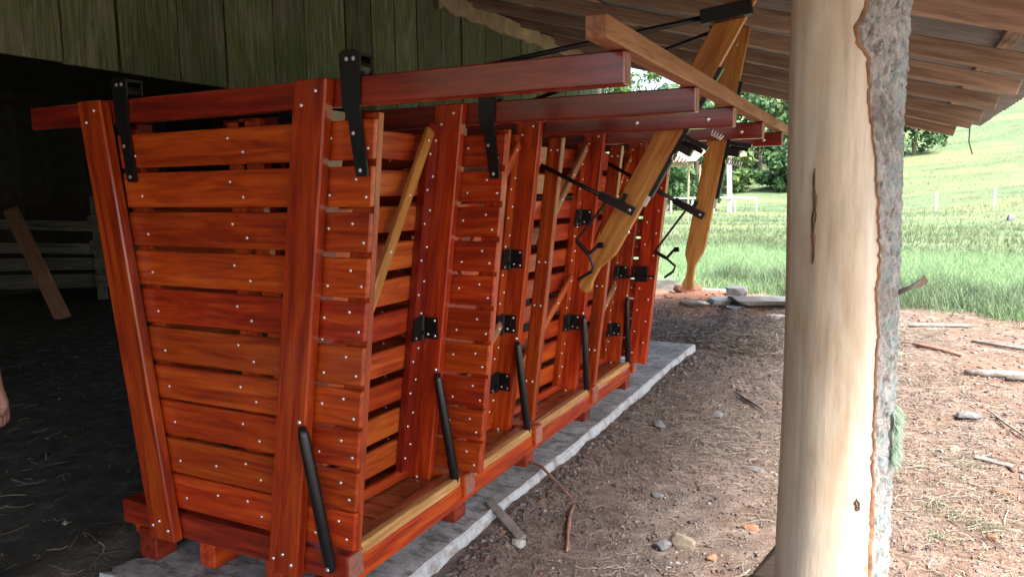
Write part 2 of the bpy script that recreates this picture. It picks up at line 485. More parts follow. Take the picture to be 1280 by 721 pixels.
# ------------------------------------------------------------------ terrain
def vnoise(x, y, s, seed=0):
    """cheap smooth noise from a few sines"""
    r = np.random.default_rng(seed)
    z = np.zeros_like(np.asarray(x, float))
    for k in range(6):
        a = r.uniform(0, 2 * np.pi); q = s * (1.0 + 0.55 * k); ph = r.uniform(0, 6.28)
        z = z + np.sin((x * np.cos(a) + y * np.sin(a)) * q + ph) / (1.0 + 0.5 * k)
    return z / 3.0
def sstep(t):
    t = np.clip(t, 0, 1); return t * t * (3 - 2 * t)
def height(x, y):
    x = np.asarray(x, float); y = np.asarray(y, float)
    z = -0.10 + 0.0 * x
    z = z + 0.07 * sstep((-2.95 - x) / 0.3)                       # trodden barn floor, nearly level with the slab
    z = z - 0.15 * sstep((y - 12) / 10)
    s = np.clip(y - 46, 0, None)
    z = z + np.where(s < 36, 0.0021 * s * s, 2.72 + 0.151 * (s - 36))
    z = z + 0.055 * np.clip(x, -30, 60) * sstep((y - 40) / 40)
    z = z + 0.0009 * np.clip(x, 0, 80) * np.clip(y - 70, 0, 120)
    z = z + 0.6 * vnoise(x, y, 0.11, 3) * sstep((y - 25) / 30) + 0.035 * np.sin(y * 1.1 + 2.0 * vnoise(x, y, 0.15, 8)) * sstep((y - 24) / 10) * sstep((110 - y) / 30)
    near = 1 - sstep((y - 14) / 8)
    z = z + 0.018 * vnoise(x, y, 2.2, 15) * sstep((-3.0 - x) / 0.4)
    z = z + 0.014 * vnoise(x, y, 3.1, 1) * near + 0.008 * vnoise(x, y, 11, 2) * near
    z = z + 0.20 * np.exp(-(((x + 2.4) / 0.8) ** 2 + ((y - 10.9) / 0.75) ** 2))
    z = z + 0.06 * np.exp(-(((x + 0.9) / 1.6) ** 2 + ((y - 10.9) / 0.6) ** 2))
    # soil heaped unevenly against the slab edge
    z = z + 0.058 * np.exp(-((x + 1.66) / 0.15) ** 2) * (0.85 + 0.35 * vnoise(x, y, 2.4, 5)) * near * sstep((y - 1.2) / 0.4)
    return z
def lines(segs):
    out = []
    for a, b, st in segs:
        out.append(np.arange(a, b, st))
    return np.concatenate(out)
gx = lines([(-260, -60, 20), (-60, -16, 4), (-16, -8, 0.5), (-8, -3.2, 0.12), (-3.2, -1.9, 0.12), (-1.9, 2.4, 0.045), (2.4, 12, 0.5), (12, 60, 3), (60, 280, 20)])
gy = lines([(-90, -10, 10), (-10, 1.5, 0.5), (1.5, 9, 0.045), (9, 14, 0.12), (14, 24, 0.8), (24, 80, 0.6), (80, 140, 2.0), (140, 520, 20)])
X, Y = np.meshgrid(gx, gy)
Z = height(X, Y)
fine = (X > -2) & (X < 2.5) & (Y > 1.5) & (Y < 9)
Z = Z + np.where(fine, rng.normal(0, 0.0035, X.shape), 0)
nx_, ny_ = len(gx), len(gy)
idx = np.arange(nx_ * ny_).reshape(ny_, nx_)
F = np.stack([idx[:-1, :-1], idx[:-1, 1:], idx[1:, 1:], idx[1:, :-1]], -1).reshape(-1, 4)
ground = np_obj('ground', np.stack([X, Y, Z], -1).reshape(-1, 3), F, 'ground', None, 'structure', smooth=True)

# concrete slab under the chute
def slab():
    ys = np.arange(1.9, 7.66, 0.03)
    V, F = [], []
    prof = [(-1, 0.0), (0, 0.0)]
    rows = []
    for y in ys:
        e = -1.70 + 0.006 * math.sin(y * 1.7) + 0.003 * math.sin(y * 9 + 1) + 0.002 * math.sin(y * 31) + random.uniform(-0.0012, 0.0012)
        l = -2.94 + 0.04 * math.sin(y * 3.1) + random.uniform(-0.03, 0.03)
        row = []
        xs = [l, l + 0.02] + list(np.linspace(-2.86, -1.85, 8)) + [e - 0.014, e, e + 0.004, e + 0.01]
        zs = [-0.14, -0.006] + [random.uniform(-0.001, 0.001) for _ in range(8)] + [random.uniform(-0.001, 0.0005), -0.008 + random.uniform(-0.0015, 0.001), -0.06, -0.16]
        for x, z in zip(xs, zs):
            row.append(len(V)); V.append((x, y, z))
        rows.append(row)
    m = len(rows[0])
    mats = []
    for a, b in zip(rows[:-1], rows[1:]):
        for i in range(m - 1):
            F.append((a[i], a[i + 1], b[i + 1], b[i])); mats.append(1 if i >= m - 4 else 0)
    F.append(tuple(rows[-1])); mats.append(1)
    F.append(tuple(rows[0][::-1])); mats.append(1)
    o = mesh_obj('concrete_slab', V, F, ['concrete', 'concrete_edge'], None, None, False, 'structure')
    o.data.polygons.foreach_set('material_index', mats)
    return o
slab()

# ------------------------------------------------------------------ barn roof
RA, RS = 2.334, 0.28                 # rafter underside: z = RA - RS * x
def rz(x): return RA - RS * x
roof = empty('lean_to_roof', (-1.4, 5, rz(-1.4)), 'sloping lean-to roof of brown rafters under grey sheets above the chute', 'roof')
RY = [-1.4, -0.4, 0.6, 1.6, 2.65, 3.65, 4.70, 5.65, 6.55, 7.58, 8.6, 9.75]  # first rafters are out of view, added to carry the shading roof end
for k, y in enumerate(RY):
    xe = 0.69 + random.uniform(-0.04, 0.04)
    d = random.choice([0.10, 0.115, 0.13]); wv = random.choice([0.06, 0.07, 0.085])
    jl = random.uniform(-0.02, 0.02)
    board('rafter', (-4.0, y + random.uniform(-.04, .04), rz(-4.0) + d / 2 + jl), (xe, y + random.uniform(-.04, .04), rz(xe) + d / 2 + random.uniform(-0.015, 0.015)), d, wv, (0, 0, 1), 'rafter', roof, 0.006)
    if k in (10,):      # second, thinner rafter doubled up between
        y2 = y + random.uniform(0.42, 0.62); xe2 = xe - random.uniform(0.0, 0.16)
        board('rafter', (-4.0, y2, rz(-4.0) + 0.085), (xe2, y2 + random.uniform(-.05, .05), rz(xe2) + 0.085), 0.09, 0.05, (0, 0, 1), 'rafter', roof, 0.006)
for x in (0.5, -0.35, -1.25, -2.2, -3.2):
    board('batten', (x, 8.9, rz(x) + 0.155), (x, 9.95, rz(x) + 0.155), 0.07, 0.035, (1, 0, -RS), 'rafter', roof, 0.003)
    for y0 in (-1.75, 1.8, 5.35):
        board('batten', (x + random.uniform(-.05, .05), y0, rz(x) + 0.155), (x + random.uniform(-.05, .05), y0 + 3.5, rz(x) + 0.155), 0.07, 0.035, (1, 0, -RS), 'rafter', roof, 0.003)
def sheet_mesh(lx, ly, waves):
    V, F = [], []
    n = waves * 6
    for i in range(2):
        for j in range(n + 1):
            V.append((i * lx, j * ly / n, 0.022 * math.sin(2 * math.pi * j / 6)))
    for j in range(n):
        F.append((j, n + 1 + j, n + 2 + j, j + 1))
    me = bpy.data.meshes.new('roof_sheet')
    me.from_pydata(V, [], F); me.update()
    me.polygons.foreach_set('use_smooth', [True] * len(me.polygons))
    me.materials.append(MT['sheet'])
    return me
sm = sheet_mesh(1.75, 1.05, 6)
for r in range(3):
    for c_ in range(-1, 11):  # roof extended unseen behind the camera to shade the near gate
        o = bpy.data.objects.new('roof_sheet', sm)
        x0 = 0.86 - (r + 1) * 1.62
        M = Matrix.Translation((x0, -0.9 + c_ * 0.99, rz(x0) + 0.212 + 0.012 * (r % 2) + 0.006 * (c_ % 2))) @ Matrix.Rotation(math.atan(RS) + 0.006, 4, 'Y')
        link(o, roof, M)

# higher roof of the barn behind the boards (left), with its far walls: all in the dark
barn = empty('barn', (-8, 5, 0), 'dark barn interior enclosed by old boards left of the red chute', 'barn')
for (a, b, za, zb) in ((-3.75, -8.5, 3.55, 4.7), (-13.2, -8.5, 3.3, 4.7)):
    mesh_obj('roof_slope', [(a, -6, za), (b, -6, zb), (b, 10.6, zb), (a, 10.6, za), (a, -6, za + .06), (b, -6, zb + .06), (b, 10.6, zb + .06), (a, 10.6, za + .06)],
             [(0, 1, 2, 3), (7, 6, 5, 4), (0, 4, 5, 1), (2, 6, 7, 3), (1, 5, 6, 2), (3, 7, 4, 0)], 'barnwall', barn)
def bwall(p, q, h0, h1, n, gap=None):
    p, q = Vector(p), Vector(q)
    for i in range(n):
        a = p.lerp(q, i / n); b = p.lerp(q, (i + 0.995) / n); c = (a + b) / 2
        hh = h0 + (h1 - h0) * (1 - abs(2 * (i + .5) / n - 1))
        z0 = -0.2
        if gap and i in gap: z0 = gap[i]
        board('wall_board', (c.x, c.y, z0), (c.x, c.y, hh), (b - a).length, 0.03, (q - p), 'barnwall', barn, 0)
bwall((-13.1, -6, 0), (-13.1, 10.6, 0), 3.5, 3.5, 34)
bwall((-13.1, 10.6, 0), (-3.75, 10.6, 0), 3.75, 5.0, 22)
bwall((-13.1, -6, 0), (-3.75, -6, 0), 3.75, 5.0, 22)  # unseen near end, closed off to keep the interior dark

# board wall hanging above, along the chute
wall = empty('board_wall', (-3.7, 5, 2.25), 'mossy green wall of upright old boards hanging above the chute', 'wall')
edges = [-5.9, -5.45, -5.1, -4.7, -4.3, -3.95, -3.5, -3.1, -2.7, -2.35, -2.0, -1.6, -1.2, -0.8, -0.42, -0.05, 0.32, 0.7, 1.05, 1.4, 1.75, 2.08, 2.42, 2.74, 3.12, 3.47, 3.88, 4.19, 4.63, 4.95, 5.27, 5.6, 6.0, 6.36, 6.83, 7.19, 7.67, 8.1, 8.55, 8.95, 9.4, 9.85, 10.3]
for a, b in zip(edges[:-1], edges[1:]):
    c = (a + b) / 2 + random.uniform(-.006, .006)
    zb = 2.25 + random.uniform(-0.012, 0.012)
    board('board', (-3.70 + random.uniform(-.008, .008), c, zb), (-3.70 + random.uniform(-.008, .008), c + random.uniform(-.008, .008), 3.38), b - a - random.uniform(0.008, 0.026), 0.026, (0, 1, 0), 'moss', wall, 0.003)
board('top_plate', (-3.64, -5.9, 3.36), (-3.64, 6.05, 3.36), 0.12, 0.07, (0, 0, 1), 'rafter', wall, 0.006)
# the waney-edged pale plank nailed along the head of the wall
def plank_waney(y0, y1):
    n = 14; out = []
    for i in range(n + 1):
        out.append((y0 + (y1 - y0) * i / n, 3.40 + random.uniform(-.012, .012)))
    for i in range(n, -1, -1):
        out.append((y0 + (y1 - y0) * i / n, 3.24 + random.uniform(-.03, .02)))
    V, F = prism(out, (-3.675, 0, 0), (0, 1, 0), (0, 0, 1), (1, 0, 0), 0.03)
    return mesh_obj('waney_plank', V, F, 'shelter', wall)
plank_waney(5.9, 7.2); plank_waney(7.2, 8.5)
board('waney_plank', (-3.66, 8.5, 3.33), (-3.66, 10.2, 3.33), 0.13, 0.03, (0, 0, 1), 'rafter', wall)
board('tie_piece', (-3.755, 2.0, 2.34), (-3.755, 10.2, 2.34), 0.09, 0.05, (0, 0, 1), 'barnwall', wall, 0.004)

# ------------------------------------------------------------------ pens fence deep inside the barn
fence = empty('plank_fence', (-11, 7.5, 0), 'weathered grey plank fence deep inside the dark barn', 'fence')
fd = Vector((1.38, 0.84, 0)).normalized(); fn = Vector((fd.y, -fd.x, 0))
fo = Vector((-12.9, 6.5, 0))
for k, (z, w) in enumerate(((1.22, 0.16), (0.86, 0.17), (0.56, 0.20), (0.26, 0.2))):
    a = fo + fn * 0.05 + Vector((0, 0, z + random.uniform(-.05, .05)))
    for s in range(3):
        p = a + fd * (s * 2.0); q = a + fd * (s * 2.0 + 2.05) + Vector((0, 0, random.uniform(-.09, .06)))
        board('plank', p, q, w + random.uniform(-.02, .02), 0.03, (0, 0, 1), 'fencewood', fence, 0.003)
for s in range(4):
    p = fo + fd * (0.3 + s * 1.8) - fn * 0.02
    board('post', p + Vector((0, 0, -.1)), p + Vector((0, 0, 1.6)), 0.12, 0.1, fd, 'fencewood', fence)
lb = empty('leaning_board', (-9.8, 6.2, 0), 'pale sawn board leaning against the fence inside the barn', 'board')
board('plank', (-9.85, 6.15, -0.03), (-11.46, 6.52, 1.42), 0.2, 0.04, (1, 1, 0.4), 'pinkboard', lb)

# ------------------------------------------------------------------ the cattle chute
chute = empty('cattle_chute', (-2.36, 3.85, 0), 'long red varnished wooden cattle chute with black iron fittings on concrete slab', 'cattle chute')
XC = -2.36
FR = [dict(y=2.07, ot=-1.700, ob=-1.953), dict(y=2.95, ot=-1.684, ob=-1.925), dict(y=3.76, ot=-1.672, ob=-1.900),
      dict(y=4.71, ot=-1.645, ob=-1.865), dict(y=5.63, ot=-1.635, ob=-1.855)]
PW, PT = 0.145, 0.05
ZT, ZB = 1.987, 0.14
def xo(i, z):                         # outer edge of the right-hand post of frame i
    f = FR[i]; return f['ob'] + (f['ot'] - f['ob']) * (z - ZB) / (ZT - ZB)
def mir(x): return 2 * XC - x
def gbolt(j, p, n, r=0.0085): j.dome(p, n, r)

allb = Join()
for i, f in enumerate(FR):
    y = f['y']
    for side in (1, -1):
        xb, xt = xo(i, ZB) - PW / 2, xo(i, ZT) - PW / 2
        if side < 0: xb, xt = mir(xb), mir(xt)
        lean = (xt - xb) / (ZT - ZB)
        s = PW / 2 * lean
        board('post', (xb, y - PT / 2, ZB), (xt, y - PT / 2, ZT), PW / math.sqrt(1 + lean * lean), PT - 0.002, (1, 0, 0), 'red', chute, 0.006, (s, s))
        for (dx, z) in ((-0.03, 1.90), (0.03, 1.945)):
            gbolt(allb, (xb + lean * (z - ZB) + dx, y - PT, z), (0, -1, 0))
        for (dx, z) in ((-0.045, 0.20), (0.0, 0.225), (0.045, 0.19)):
            gbolt(allb, (xb + lean * (z - ZB) + dx, y - PT, z), (0, -1, 0))
    # head beam running far out to the right, sill beam below
    xl = -3.42 if i == 0 else -3.2
    hb = board('head_beam', (xl, y + 0.03, 1.942), (-0.674, y + 0.03, 1.942), 0.095, 0.058, (0, 0, 1), 'beam', chute, 0.005)
    sb = board('sill_beam', (-3.02, y + 0.055, 0.192), (-1.745, y + 0.055, 0.192), 0.108, 0.10, (0, 0, 1), 'beam' if i == 0 else 'red', chute, 0.006)
    board('end_grain', (-0.6755, y + 0.03, 1.942), (-0.6725, y + 0.03, 1.942), 0.084, 0.047, (0, 0, 1), 'endgrain', hb, 0)
    board('end_grain', (-1.7465, y + 0.055, 0.192), (-1.7435, y + 0.055, 0.192), 0.094, 0.086, (0, 0, 1), 'endgrain', sb, 0)
    for x in (-0.80, -1.16):
        if i >= 2: allb.dome((x, y, 1.938), (0, -1, 0), 0.014, 0.006)
    # foot blocks on the slab
    for x in (-2.86, -1.86):
        board('foot_block', (x, y + 0.0, 0.067), (x, y + 0.11, 0.067), 0.11, 0.138, (1, 0, 0), 'beam', chute, 0.005)
    # black iron foot brace on each side
    for side in (1, -1):
        top = Vector((xo(i, 0.76) + 0.006, y - 0.072, 0.76)); bot = Vector((-1.782, y - 0.02, 0.215))
        if i == 0: bot = Vector((-1.80, y - 0.02, 0.19))
        if side < 0:
            top.x = mir(top.x) + 0.03; bot.x = mir(bot.x) - 0.06
            top.y += 0.14; bot.y += 0.14
        V, F = tube_data([top, top.lerp(bot, .06), top.lerp(bot, .5), bot.lerp(top, .05), bot], [0.012, 0.021, 0.023, 0.022, 0.014], 8)
        br = mesh_obj('foot_brace', V, F, 'black', chute, None, True)
        jb = Join(); jb.dome(top + Vector((0, -0.014, 0.02)), (0, -1, 0), 0.009); jb.dome(bot + Vector((0, -0.023, 0.018)), (0, -1, 0), 0.009)
        jb.build('bolt_heads', 'zinc', br, 'stuff')
for x in (-2.55, -2.17):
    board('skid', (x, 2.12, 0.067), (x, 5.7, 0.067), 0.09, 0.13, (1, 0, 0), 'red', chute, 0.006)
for (a, b) in zip(FR[:-1], FR[1:]):
    ya, yb = a['y'] + 0.108, b['y'] + 0.002
    for side in (1, -1):
        mm = (lambda x: x) if side > 0 else mir
        board('edge_plank', (mm(-1.832), ya, 0.222), (mm(-1.832), yb, 0.222), 0.055, 0.042, (1, 0, 0), 'floor', chute, 0.003)
        board('edge_strip', (mm(-1.786), ya, 0.220), (mm(-1.786), yb, 0.220), 0.036, 0.046, (1, 0, 0), 'strip', chute, 0.003)
    n = max(5, int((yb - ya) / 0.12))
    for k in range(n):
        yc = ya + (k + .5) * (yb - ya) / n
        board('floor_plank', (-2.83, yc, 0.205 + random.uniform(-.002, .002)), (-1.862, yc, 0.205 + random.uniform(-.002, .002)), (yb - ya) / n - 0.006, 0.028, (0, 1, 0), 'floor', chute, 0.003)
for side in (1, -1):
    x = -1.79 if side > 0 else mir(-1.79)
    ys = [1.99 + 0.09, 3.86, 5.62]
    for a, b in zip(ys[:-1], ys[1:]):
        board('side_sill', (x, a + 0.003, 0.148 if side else 0), (x, b - 0.003, 0.148), 0.095, 0.05, (0, 0, 1), 'red', chute, 0.006)
allb.build('bolt_heads', 'zinc', chute, 'stuff', True)
# long tie beam lying across the outer ends of the head beams
board('tie_beam', (-0.698, 1.90, 2.023), (-0.698, 6.05, 2.023), 0.062, 0.062, (0, 0, 1), 'raw', chute, 0.004)

# ---- sliding gates hung from the head beams
def gate(i, xoff, front_stile=False):
    y = FR[i]['y'] + 0.006
    zt, zb = 1.862, 0.268
    N = 10; pitch = (zt - zb) / N; h = pitch - 0.021
    rt, rb = -1.545 + xoff, -1.718 + xoff
    lt, lb_ = -2.86 + xoff, -2.69 + xoff
    R = lambda z: rb + (rt - rb) * (z - zb) / (zt - zb)
    L = lambda z: lb_ + (lt - lb_) * (z - zb) / (zt - zb)
    j = Join()
    def stile(fx, w, yy, th):
        x0, x1 = fx(zb - 0.006), fx(zt + .006)
        V = []
        for z, x in ((zb - .006, x0), (zt + .006, x1)):
            for dx in (0, w):
                for dy in (0, th):
                    V.append((x + dx, yy + dy, z))
        j.add(V, [(0, 2, 3, 1), (4, 5, 7, 6), (0, 1, 5, 4), (2, 6, 7, 3), (0, 4, 6, 2), (1, 3, 7, 5)])
    yb = y + 0.0235
    stile(lambda z: R(z) - 0.094, 0.094, yb, 0.028)
    stile(lambda z: L(z), 0.09, yb, 0.028)
    stile(lambda z: (L(z) + R(z)) / 2 - 0.05, 0.09, yb, 0.028)
    stile(lambda z: R(z) - 0.30 - 0.35 * (z - zb) / (zt - zb), 0.07, yb, 0.028)
    root = j.build_up('sliding_gate', 'red', chute)
    bt = Join()
    for k in range(N):
        z = zb + (k + .5) * pitch + random.uniform(-.003, .003)
        hh = pitch - 0.010 - 0.014 * k / N + random.uniform(-0.004, 0.003)
        A = (L(z), y + 0.0115, z); B = (R(z) + 0.002, y + 0.0115, z)
        s1 = (R(z + .1) - R(z - .1)) / .2 * hh / 2; s0 = (L(z + .1) - L(z - .1)) / .2 * hh / 2
        board('slat', A, B, hh, 0.023, (0, 0, 1), 'red', root, 0.004, (s0, s1))
        mid = (L(z) + R(z)) / 2
        for (x, dz) in ((mid - .035, .028), (mid + .04, -.028), (R(z) - .07, .03), (R(z) - .03, -.032), (L(z) + .10, -.02), (R(z) - .18, .01 if k % 2 else -.03), (mid - .2, .02 if k == 0 else -.01)):
            if x == mid - .2 and k > 1: continue
            bt.dome((x + random.uniform(-.006, .006), y, z + dz + random.uniform(-.005, .005)), (0, -1, 0), 0.0072)
    if front_stile:
        board('front_stile', (R(zb) - 0.07, y - 0.019, zb - 0.03), (R(zt) - 0.07, y - 0.019, zt + 0.02), 0.15, 0.036, (1, 0, 0), 'red', root, 0.004)
        for k in range(18):
            z = zb + 0.05 + k * 0.086
            bt.dome((R(z) - 0.07 + (0.04 if k % 2 else -0.04), y - 0.037, z), (0, -1, 0), 0.008)
    bt.build('bolt_heads', 'zinc', root, 'stuff', True)
    # hanging straps that hook over the head beam
    for (xx, z0) in ((rt - 0.075, 1.655), (lt + 0.07, 1.655)):
        yf = FR[i]['y'] - 0.012
        out = [(-.042, 2.02), (-.044, 2.062), (-.03, 2.075), (.03, 2.075), (.044, 2.062), (.042, 2.0), (.036, 1.905), (.036, 1.875), (.058, z0 + .01), (.055, z0), (.012, z0), (.009, z0 + .012), (-.016, 1.85), (-.036, 1.885)]
        V, F = prism([(u + xx - 0.01, v) for u, v in out], (0, yf, 0), (1, 0, 0), (0, 0, 1), (0, 1, 0), 0.009)
        st = mesh_obj('hanging_strap', V, F, 'black', root)
        js = Join()
        js.box((xx - .01, yf + 0.045, 2.063), (0.03, 0, 0), (0, 0.045, 0), (0, 0, 0.006))
        js.tube([(xx - .01, yf + 0.01, 2.022), (xx - .01, yf + 0.075, 2.022)], 0.031, 14)
        js.box((xx - .01, yf + 0.085, 2.0), (0.028, 0, 0), (0, 0.004, 0), (0, 0, 0.065))
        js.build('roller', 'black', st)
        jz = Join()
        for (dx, z) in ((-.012, 2.045), (.017, 2.045), (.005, 1.80), (.028, 1.675)):
            jz.dome((xx - .01 + dx, yf, z), (0, -1, 0), 0.0085)
        jz.build('bolt_heads', 'zinc', st, 'stuff')
    return root
gate(0, 0.0); gate(1, 0.045); gate(4, 0.075, True)

# ---- side doors: slatted panels on the leaning sides, hinged to the next post
def side_door(i, side, split=False):
    ya, yb = FR[i]['y'] + 0.115, FR[i + 1]['y'] - 0.056
    if i in (0, 1): ya = FR[i]['y'] + 0.09
    mm = (lambda x: x) if side > 0 else mir
    def px(y, z, off=0.0):              # plane of the slats' outer face
        u = (y - FR[i]['y']) / (FR[i + 1]['y'] - FR[i]['y'])
        return mm((xo(i, z) * (1 - u) + xo(i + 1, z) * u) - PW + 0.006 + off)
    zt, zb = 1.88, 0.29
    N = 10; pitch = (zt - zb) / N; h = pitch - 0.042
    nrm = Vector((side, 0, -0.13)).normalized()
    st_w, st_t = 0.075, 0.036
    j = Join()
    def stile(yc, z0=zb - .02, z1=zt + .02, w=st_w, off=0.0):
        a = Vector((px(yc, z0, off + st_t / 2), yc, z0)); b = Vector((px(yc, z1, off + st_t / 2), yc, z1))
        j.box((a + b) / 2, Vector((0, w / 2, 0)), nrm * st_t / 2, (b - a) / 2)
    stile(yb - st_w / 2 - 0.002); stile(ya + st_w / 2 + .02)
    root = j.build_up('side_door', 'beam' if i == 0 else 'red', chute)
    bt = Join()
    for k in range(N):
        z = zb + (k + .5) * pitch + random.uniform(-.005, .005)
        zz = z
        A = Vector((px(ya, zz, -0.015), ya, zz)); B = Vector((px(yb, zz, -0.015), yb - 0.004, zz + random.uniform(-.006, .006)))
        board('slat', A, B, h + random.uniform(-.008, .008), 0.026, (-0.13 * side * -1, 0, 1), 'red' if i else random.choice(['orange', 'orange', 'red']), root, 0.005)
        for (yy, dz) in ((yb - 0.02, 0.03), (yb - 0.055, -0.03), (ya + .045, .03), (ya + .07, -.03)):
            bt.dome(Vector((px(yy, z + dz, st_t), yy, z + dz)), nrm, 0.0075)
    def brace(y0, z0, y1, z1, mat, w=0.055):
        off = st_t + 0.012
        a = Vector((px(y0, z0, off), y0, z0)); b = Vector((px(y1, z1, off), y1, z1))
        board('brace', a, b, w, 0.024, (b - a).cross(nrm), mat, root, 0.004)
        for u in (0.05, .3, .55, .8, .97):
            p = a.lerp(b, u); bt.dome(p + nrm * 0.012, nrm, 0.0075)
    if i == 0: brace(yb - 0.09, 1.87, ya + 0.22, 0.93, 'amber')
    elif i == 2:
        brace(yb - 0.05, 1.88, ya + 0.16, 1.27, 'raw'); brace(yb - 0.05, 1.03, ya + .05, 0.52, 'orange')
    else:
        brace(yb - 0.05, 1.85, ya + 0.12, 1.2, 'orange'); brace(yb - 0.05, 0.86, ya + 0.1, 0.42, 'raw')
    bt.build('bolt_heads', 'zinc', root, 'stuff', True)
    # rail at the foot of the door
    board('toe_rail', (px(ya, .26, 0.012), ya, 0.25), (px(yb, .26, 0.012), yb, 0.25), 0.05, 0.03, (0, 0, 1), 'red', root, 0.004)
    # hinges between the door's stile and the post
    zs = {0: (0.97,), 1: (1.225, 0.855, 0.515), 2: (1.42, 0.71), 3: (0.96, 0.5)}[i]
    for z in zs:
        yf = FR[i + 1]['y'] - PT
        xi = mm(xo(i + 1, z) - PW)
        jh = Join()
        jh.box((xi + side * 0.062, yf - 0.005, z), (0.06, 0, 0), (0, 0.004, 0), (0, 0, 0.05))
        c = Vector((px(yb - .03, z, st_t + .005), yb - 0.045, z))
        jh.box(c, Vector((0, 0.04, 0)), nrm * 0.004, Vector((0.13 * 0.055 * side, 0, 0.055)))
        jh.tube([(xi + side * 0.045, yf - 0.022, z - 0.06), (xi + side * 0.052, yf - 0.022, z + 0.06)], 0.011, 8)
        jh.box((xi + side * 0.03, yf - 0.03, z - 0.03), (0.035, 0, 0.012), (0, 0.005, 0), (0.0, 0, 0.007))
        hg = jh.build('hinge', 'black', root)
        jz = Join()
        for (dx, dz) in ((.108, .036), (.108, -.036), (.07, -.03), (.03, .04)):
            jz.dome((xi + side * dx, yf - 0.009, z + dz), (0, -1, 0), 0.007)
        for (dy, dz) in ((-.025, .04), (-.025, -.04), (.02, 0.045)):
            jz.dome(c + Vector((0, dy, dz)) + nrm * 0.005, nrm, 0.007)
        jz.build('bolt_heads', 'zinc', hg, 'stuff')
for i in range(4):
    for side in (1, -1):
        side_door(i, side)

# ---- neck yokes of frames 3 and 4 with their levers and rods
def yoke(i):
    y = FR[i]['y'] + 0.062
    for side in (1, -1):
        x1, x0 = xo(i, 1.9) + 0.045, xo(i, 0.3) + 0.045
        if side < 0: x1, x0 = mir(x1), mir(x0)
        lean = (x1 - x0) / 1.6
        board('yoke_arm', (x0, y + 0.028, 0.26), (x1, y + 0.028, 1.89), 0.085, 0.05, (1, 0, 0), 'red', chute, 0.005, (0.0425 * lean,) * 2)
    jb = Join()
    for z in (1.82, 1.2, 0.95, 0.5):
        xx = xo(i, z) + 0.045
        for d in (-.02, .02): jb.dome((xx + d, y + 0.002, z), (0, -1, 0), 0.008)
    jb.build('bolt_heads', 'zinc', chute, 'stuff', True)
yoke(2); yoke(3)

def lever(i, top, bot, w):
    """flat wooden lever ending in a turned-down grip, pivoting behind the head beam"""
    y = FR[i]['y'] + 0.075
    top, bot = Vector((top[0], y, top[1])), Vector((bot[0], y, bot[1]))
    L = (bot - top).length
    ax = (bot - top) / L
    ay = Vector((ax.z, 0, -ax.x)); ay = ay if ay.x > 0 else -ay
    h = w / 2
    g = 0.235
    out = [(0, -h), (0, h), (L - g - 0.06, h), (L - g - .03, h * 0.96), (L - g + .07, h * .36), (L - 0.12, .023), (L - 0.075, .026), (L - .03, .038), (L - .008, .030), (L, .010),
           (L, -.012), (L - .012, -.032), (L - .035, -.038), (L - .08, -.025), (L - .12, -.024), (L - .17, -h * .55), (L - g + .01, -h * .97), (L - g - .03, -h)]
    V, F = prism(out, top, ax, ay, (0, 1, 0), 0.04)
    bm = bmesh.new()
    vs = [bm.verts.new(v) for v in V]
    for f in F: bm.faces.new([vs[k] for k in f])
    bmesh.ops.recalc_face_normals(bm, faces=bm.faces[:])
    bmesh.ops.bevel(bm, geom=bm.edges[:], offset=0.004, segments=1, affect='EDGES', clamp_overlap=True)
    # local X along the lever so that the grain follows it
    M = Matrix(((ax.x, ay.x, 0, top.x), (ax.y, ay.y, 1, top.y), (ax.z, ay.z, 0, top.z), (0, 0, 0, 1)))
    if M.determinant() < 0:
        M = Matrix(((ax.x, ay.x, 0, top.x), (ax.y, ay.y, -1, top.y), (ax.z, ay.z, 0, top.z), (0, 0, 0, 1)))
    bm.transform(M.inverted())
    me = bpy.data.meshes.new('lever'); bm.to_mesh(me); bm.free()
    me.materials.append(MT['amber'])
    lv = link(bpy.data.objects.new('lever', me), chute, M)
    # steel bar along its right edge, clamp body and springs at the pivot
    P = lambda u, v, d=0.0: top + ax * u + ay * v + Vector((0, d, 0))
    tz = (2.0 - top.z) / ax.z
    jb = Join()
    jb.box(P(tz + 0.10, h + 0.012, 0.02), ax * 0.36, ay * 0.011, Vector((0, 0.018, 0)))
    jb.build('edge_bar', 'black', lv)
    jb = Join(); jb.box(P(tz + .42, h + 0.006, 0.02), ax * 0.10, ay * 0.007, Vector((0, 0.014, 0))); jb.build('wear_strip', 'zinc', lv)
    jc = Join()
    jc.box(P(tz + 0.16, h + 0.05, 0.03), ax * 0.028, ay * 0.038, Vector((0, 0.022, 0)))
    jc.box(P(tz + 0.11, h + 0.085, 0.03), ax * 0.012, ay * 0.065, Vector((0, 0.022, 0)))
    jc.tube([P(tz + 0.135, h + 0.03, 0.0), P(tz + 0.135, h + 0.14, 0.0)], 0.012)
    jc.box((bot.x + 0.0, y - 0.03, 0), (0, 0, 0), (0, 0, 0), (0, 0, 0)) if False else None
    jc.build('clamp_body', 'black', lv)
    def coil(p, d, r, n, ln, name='spring'):
        d = d.normalized(); a = d.orthogonal().normalized(); b = d.cross(a)
        pts = [p + d * (ln * k / (n * 8)) + (a * math.cos(k * math.pi / 4) + b * math.sin(k * math.pi / 4)) * r for k in range(n * 8 + 1)]
        return tube(name, pts, 0.0035, 'zinc', lv, 5)
    coil(P(tz + 0.225, h + 0.015, 0.0), ay, 0.017, 6, 0.10)
    coil(P(tz + 0.03, h + 0.13, 0.0), ay, 0.014, 4, 0.06)
    jz = Join()
    for u, v in ((tz - .16, -h * .5), (L - g - .18, h + .004), (0.12, 0)):
        jz.dome(P(u, v), (0, -1, 0), 0.010)
    jz.build('bolt_heads', 'zinc', lv, 'stuff')
    return P, tz, ax, ay
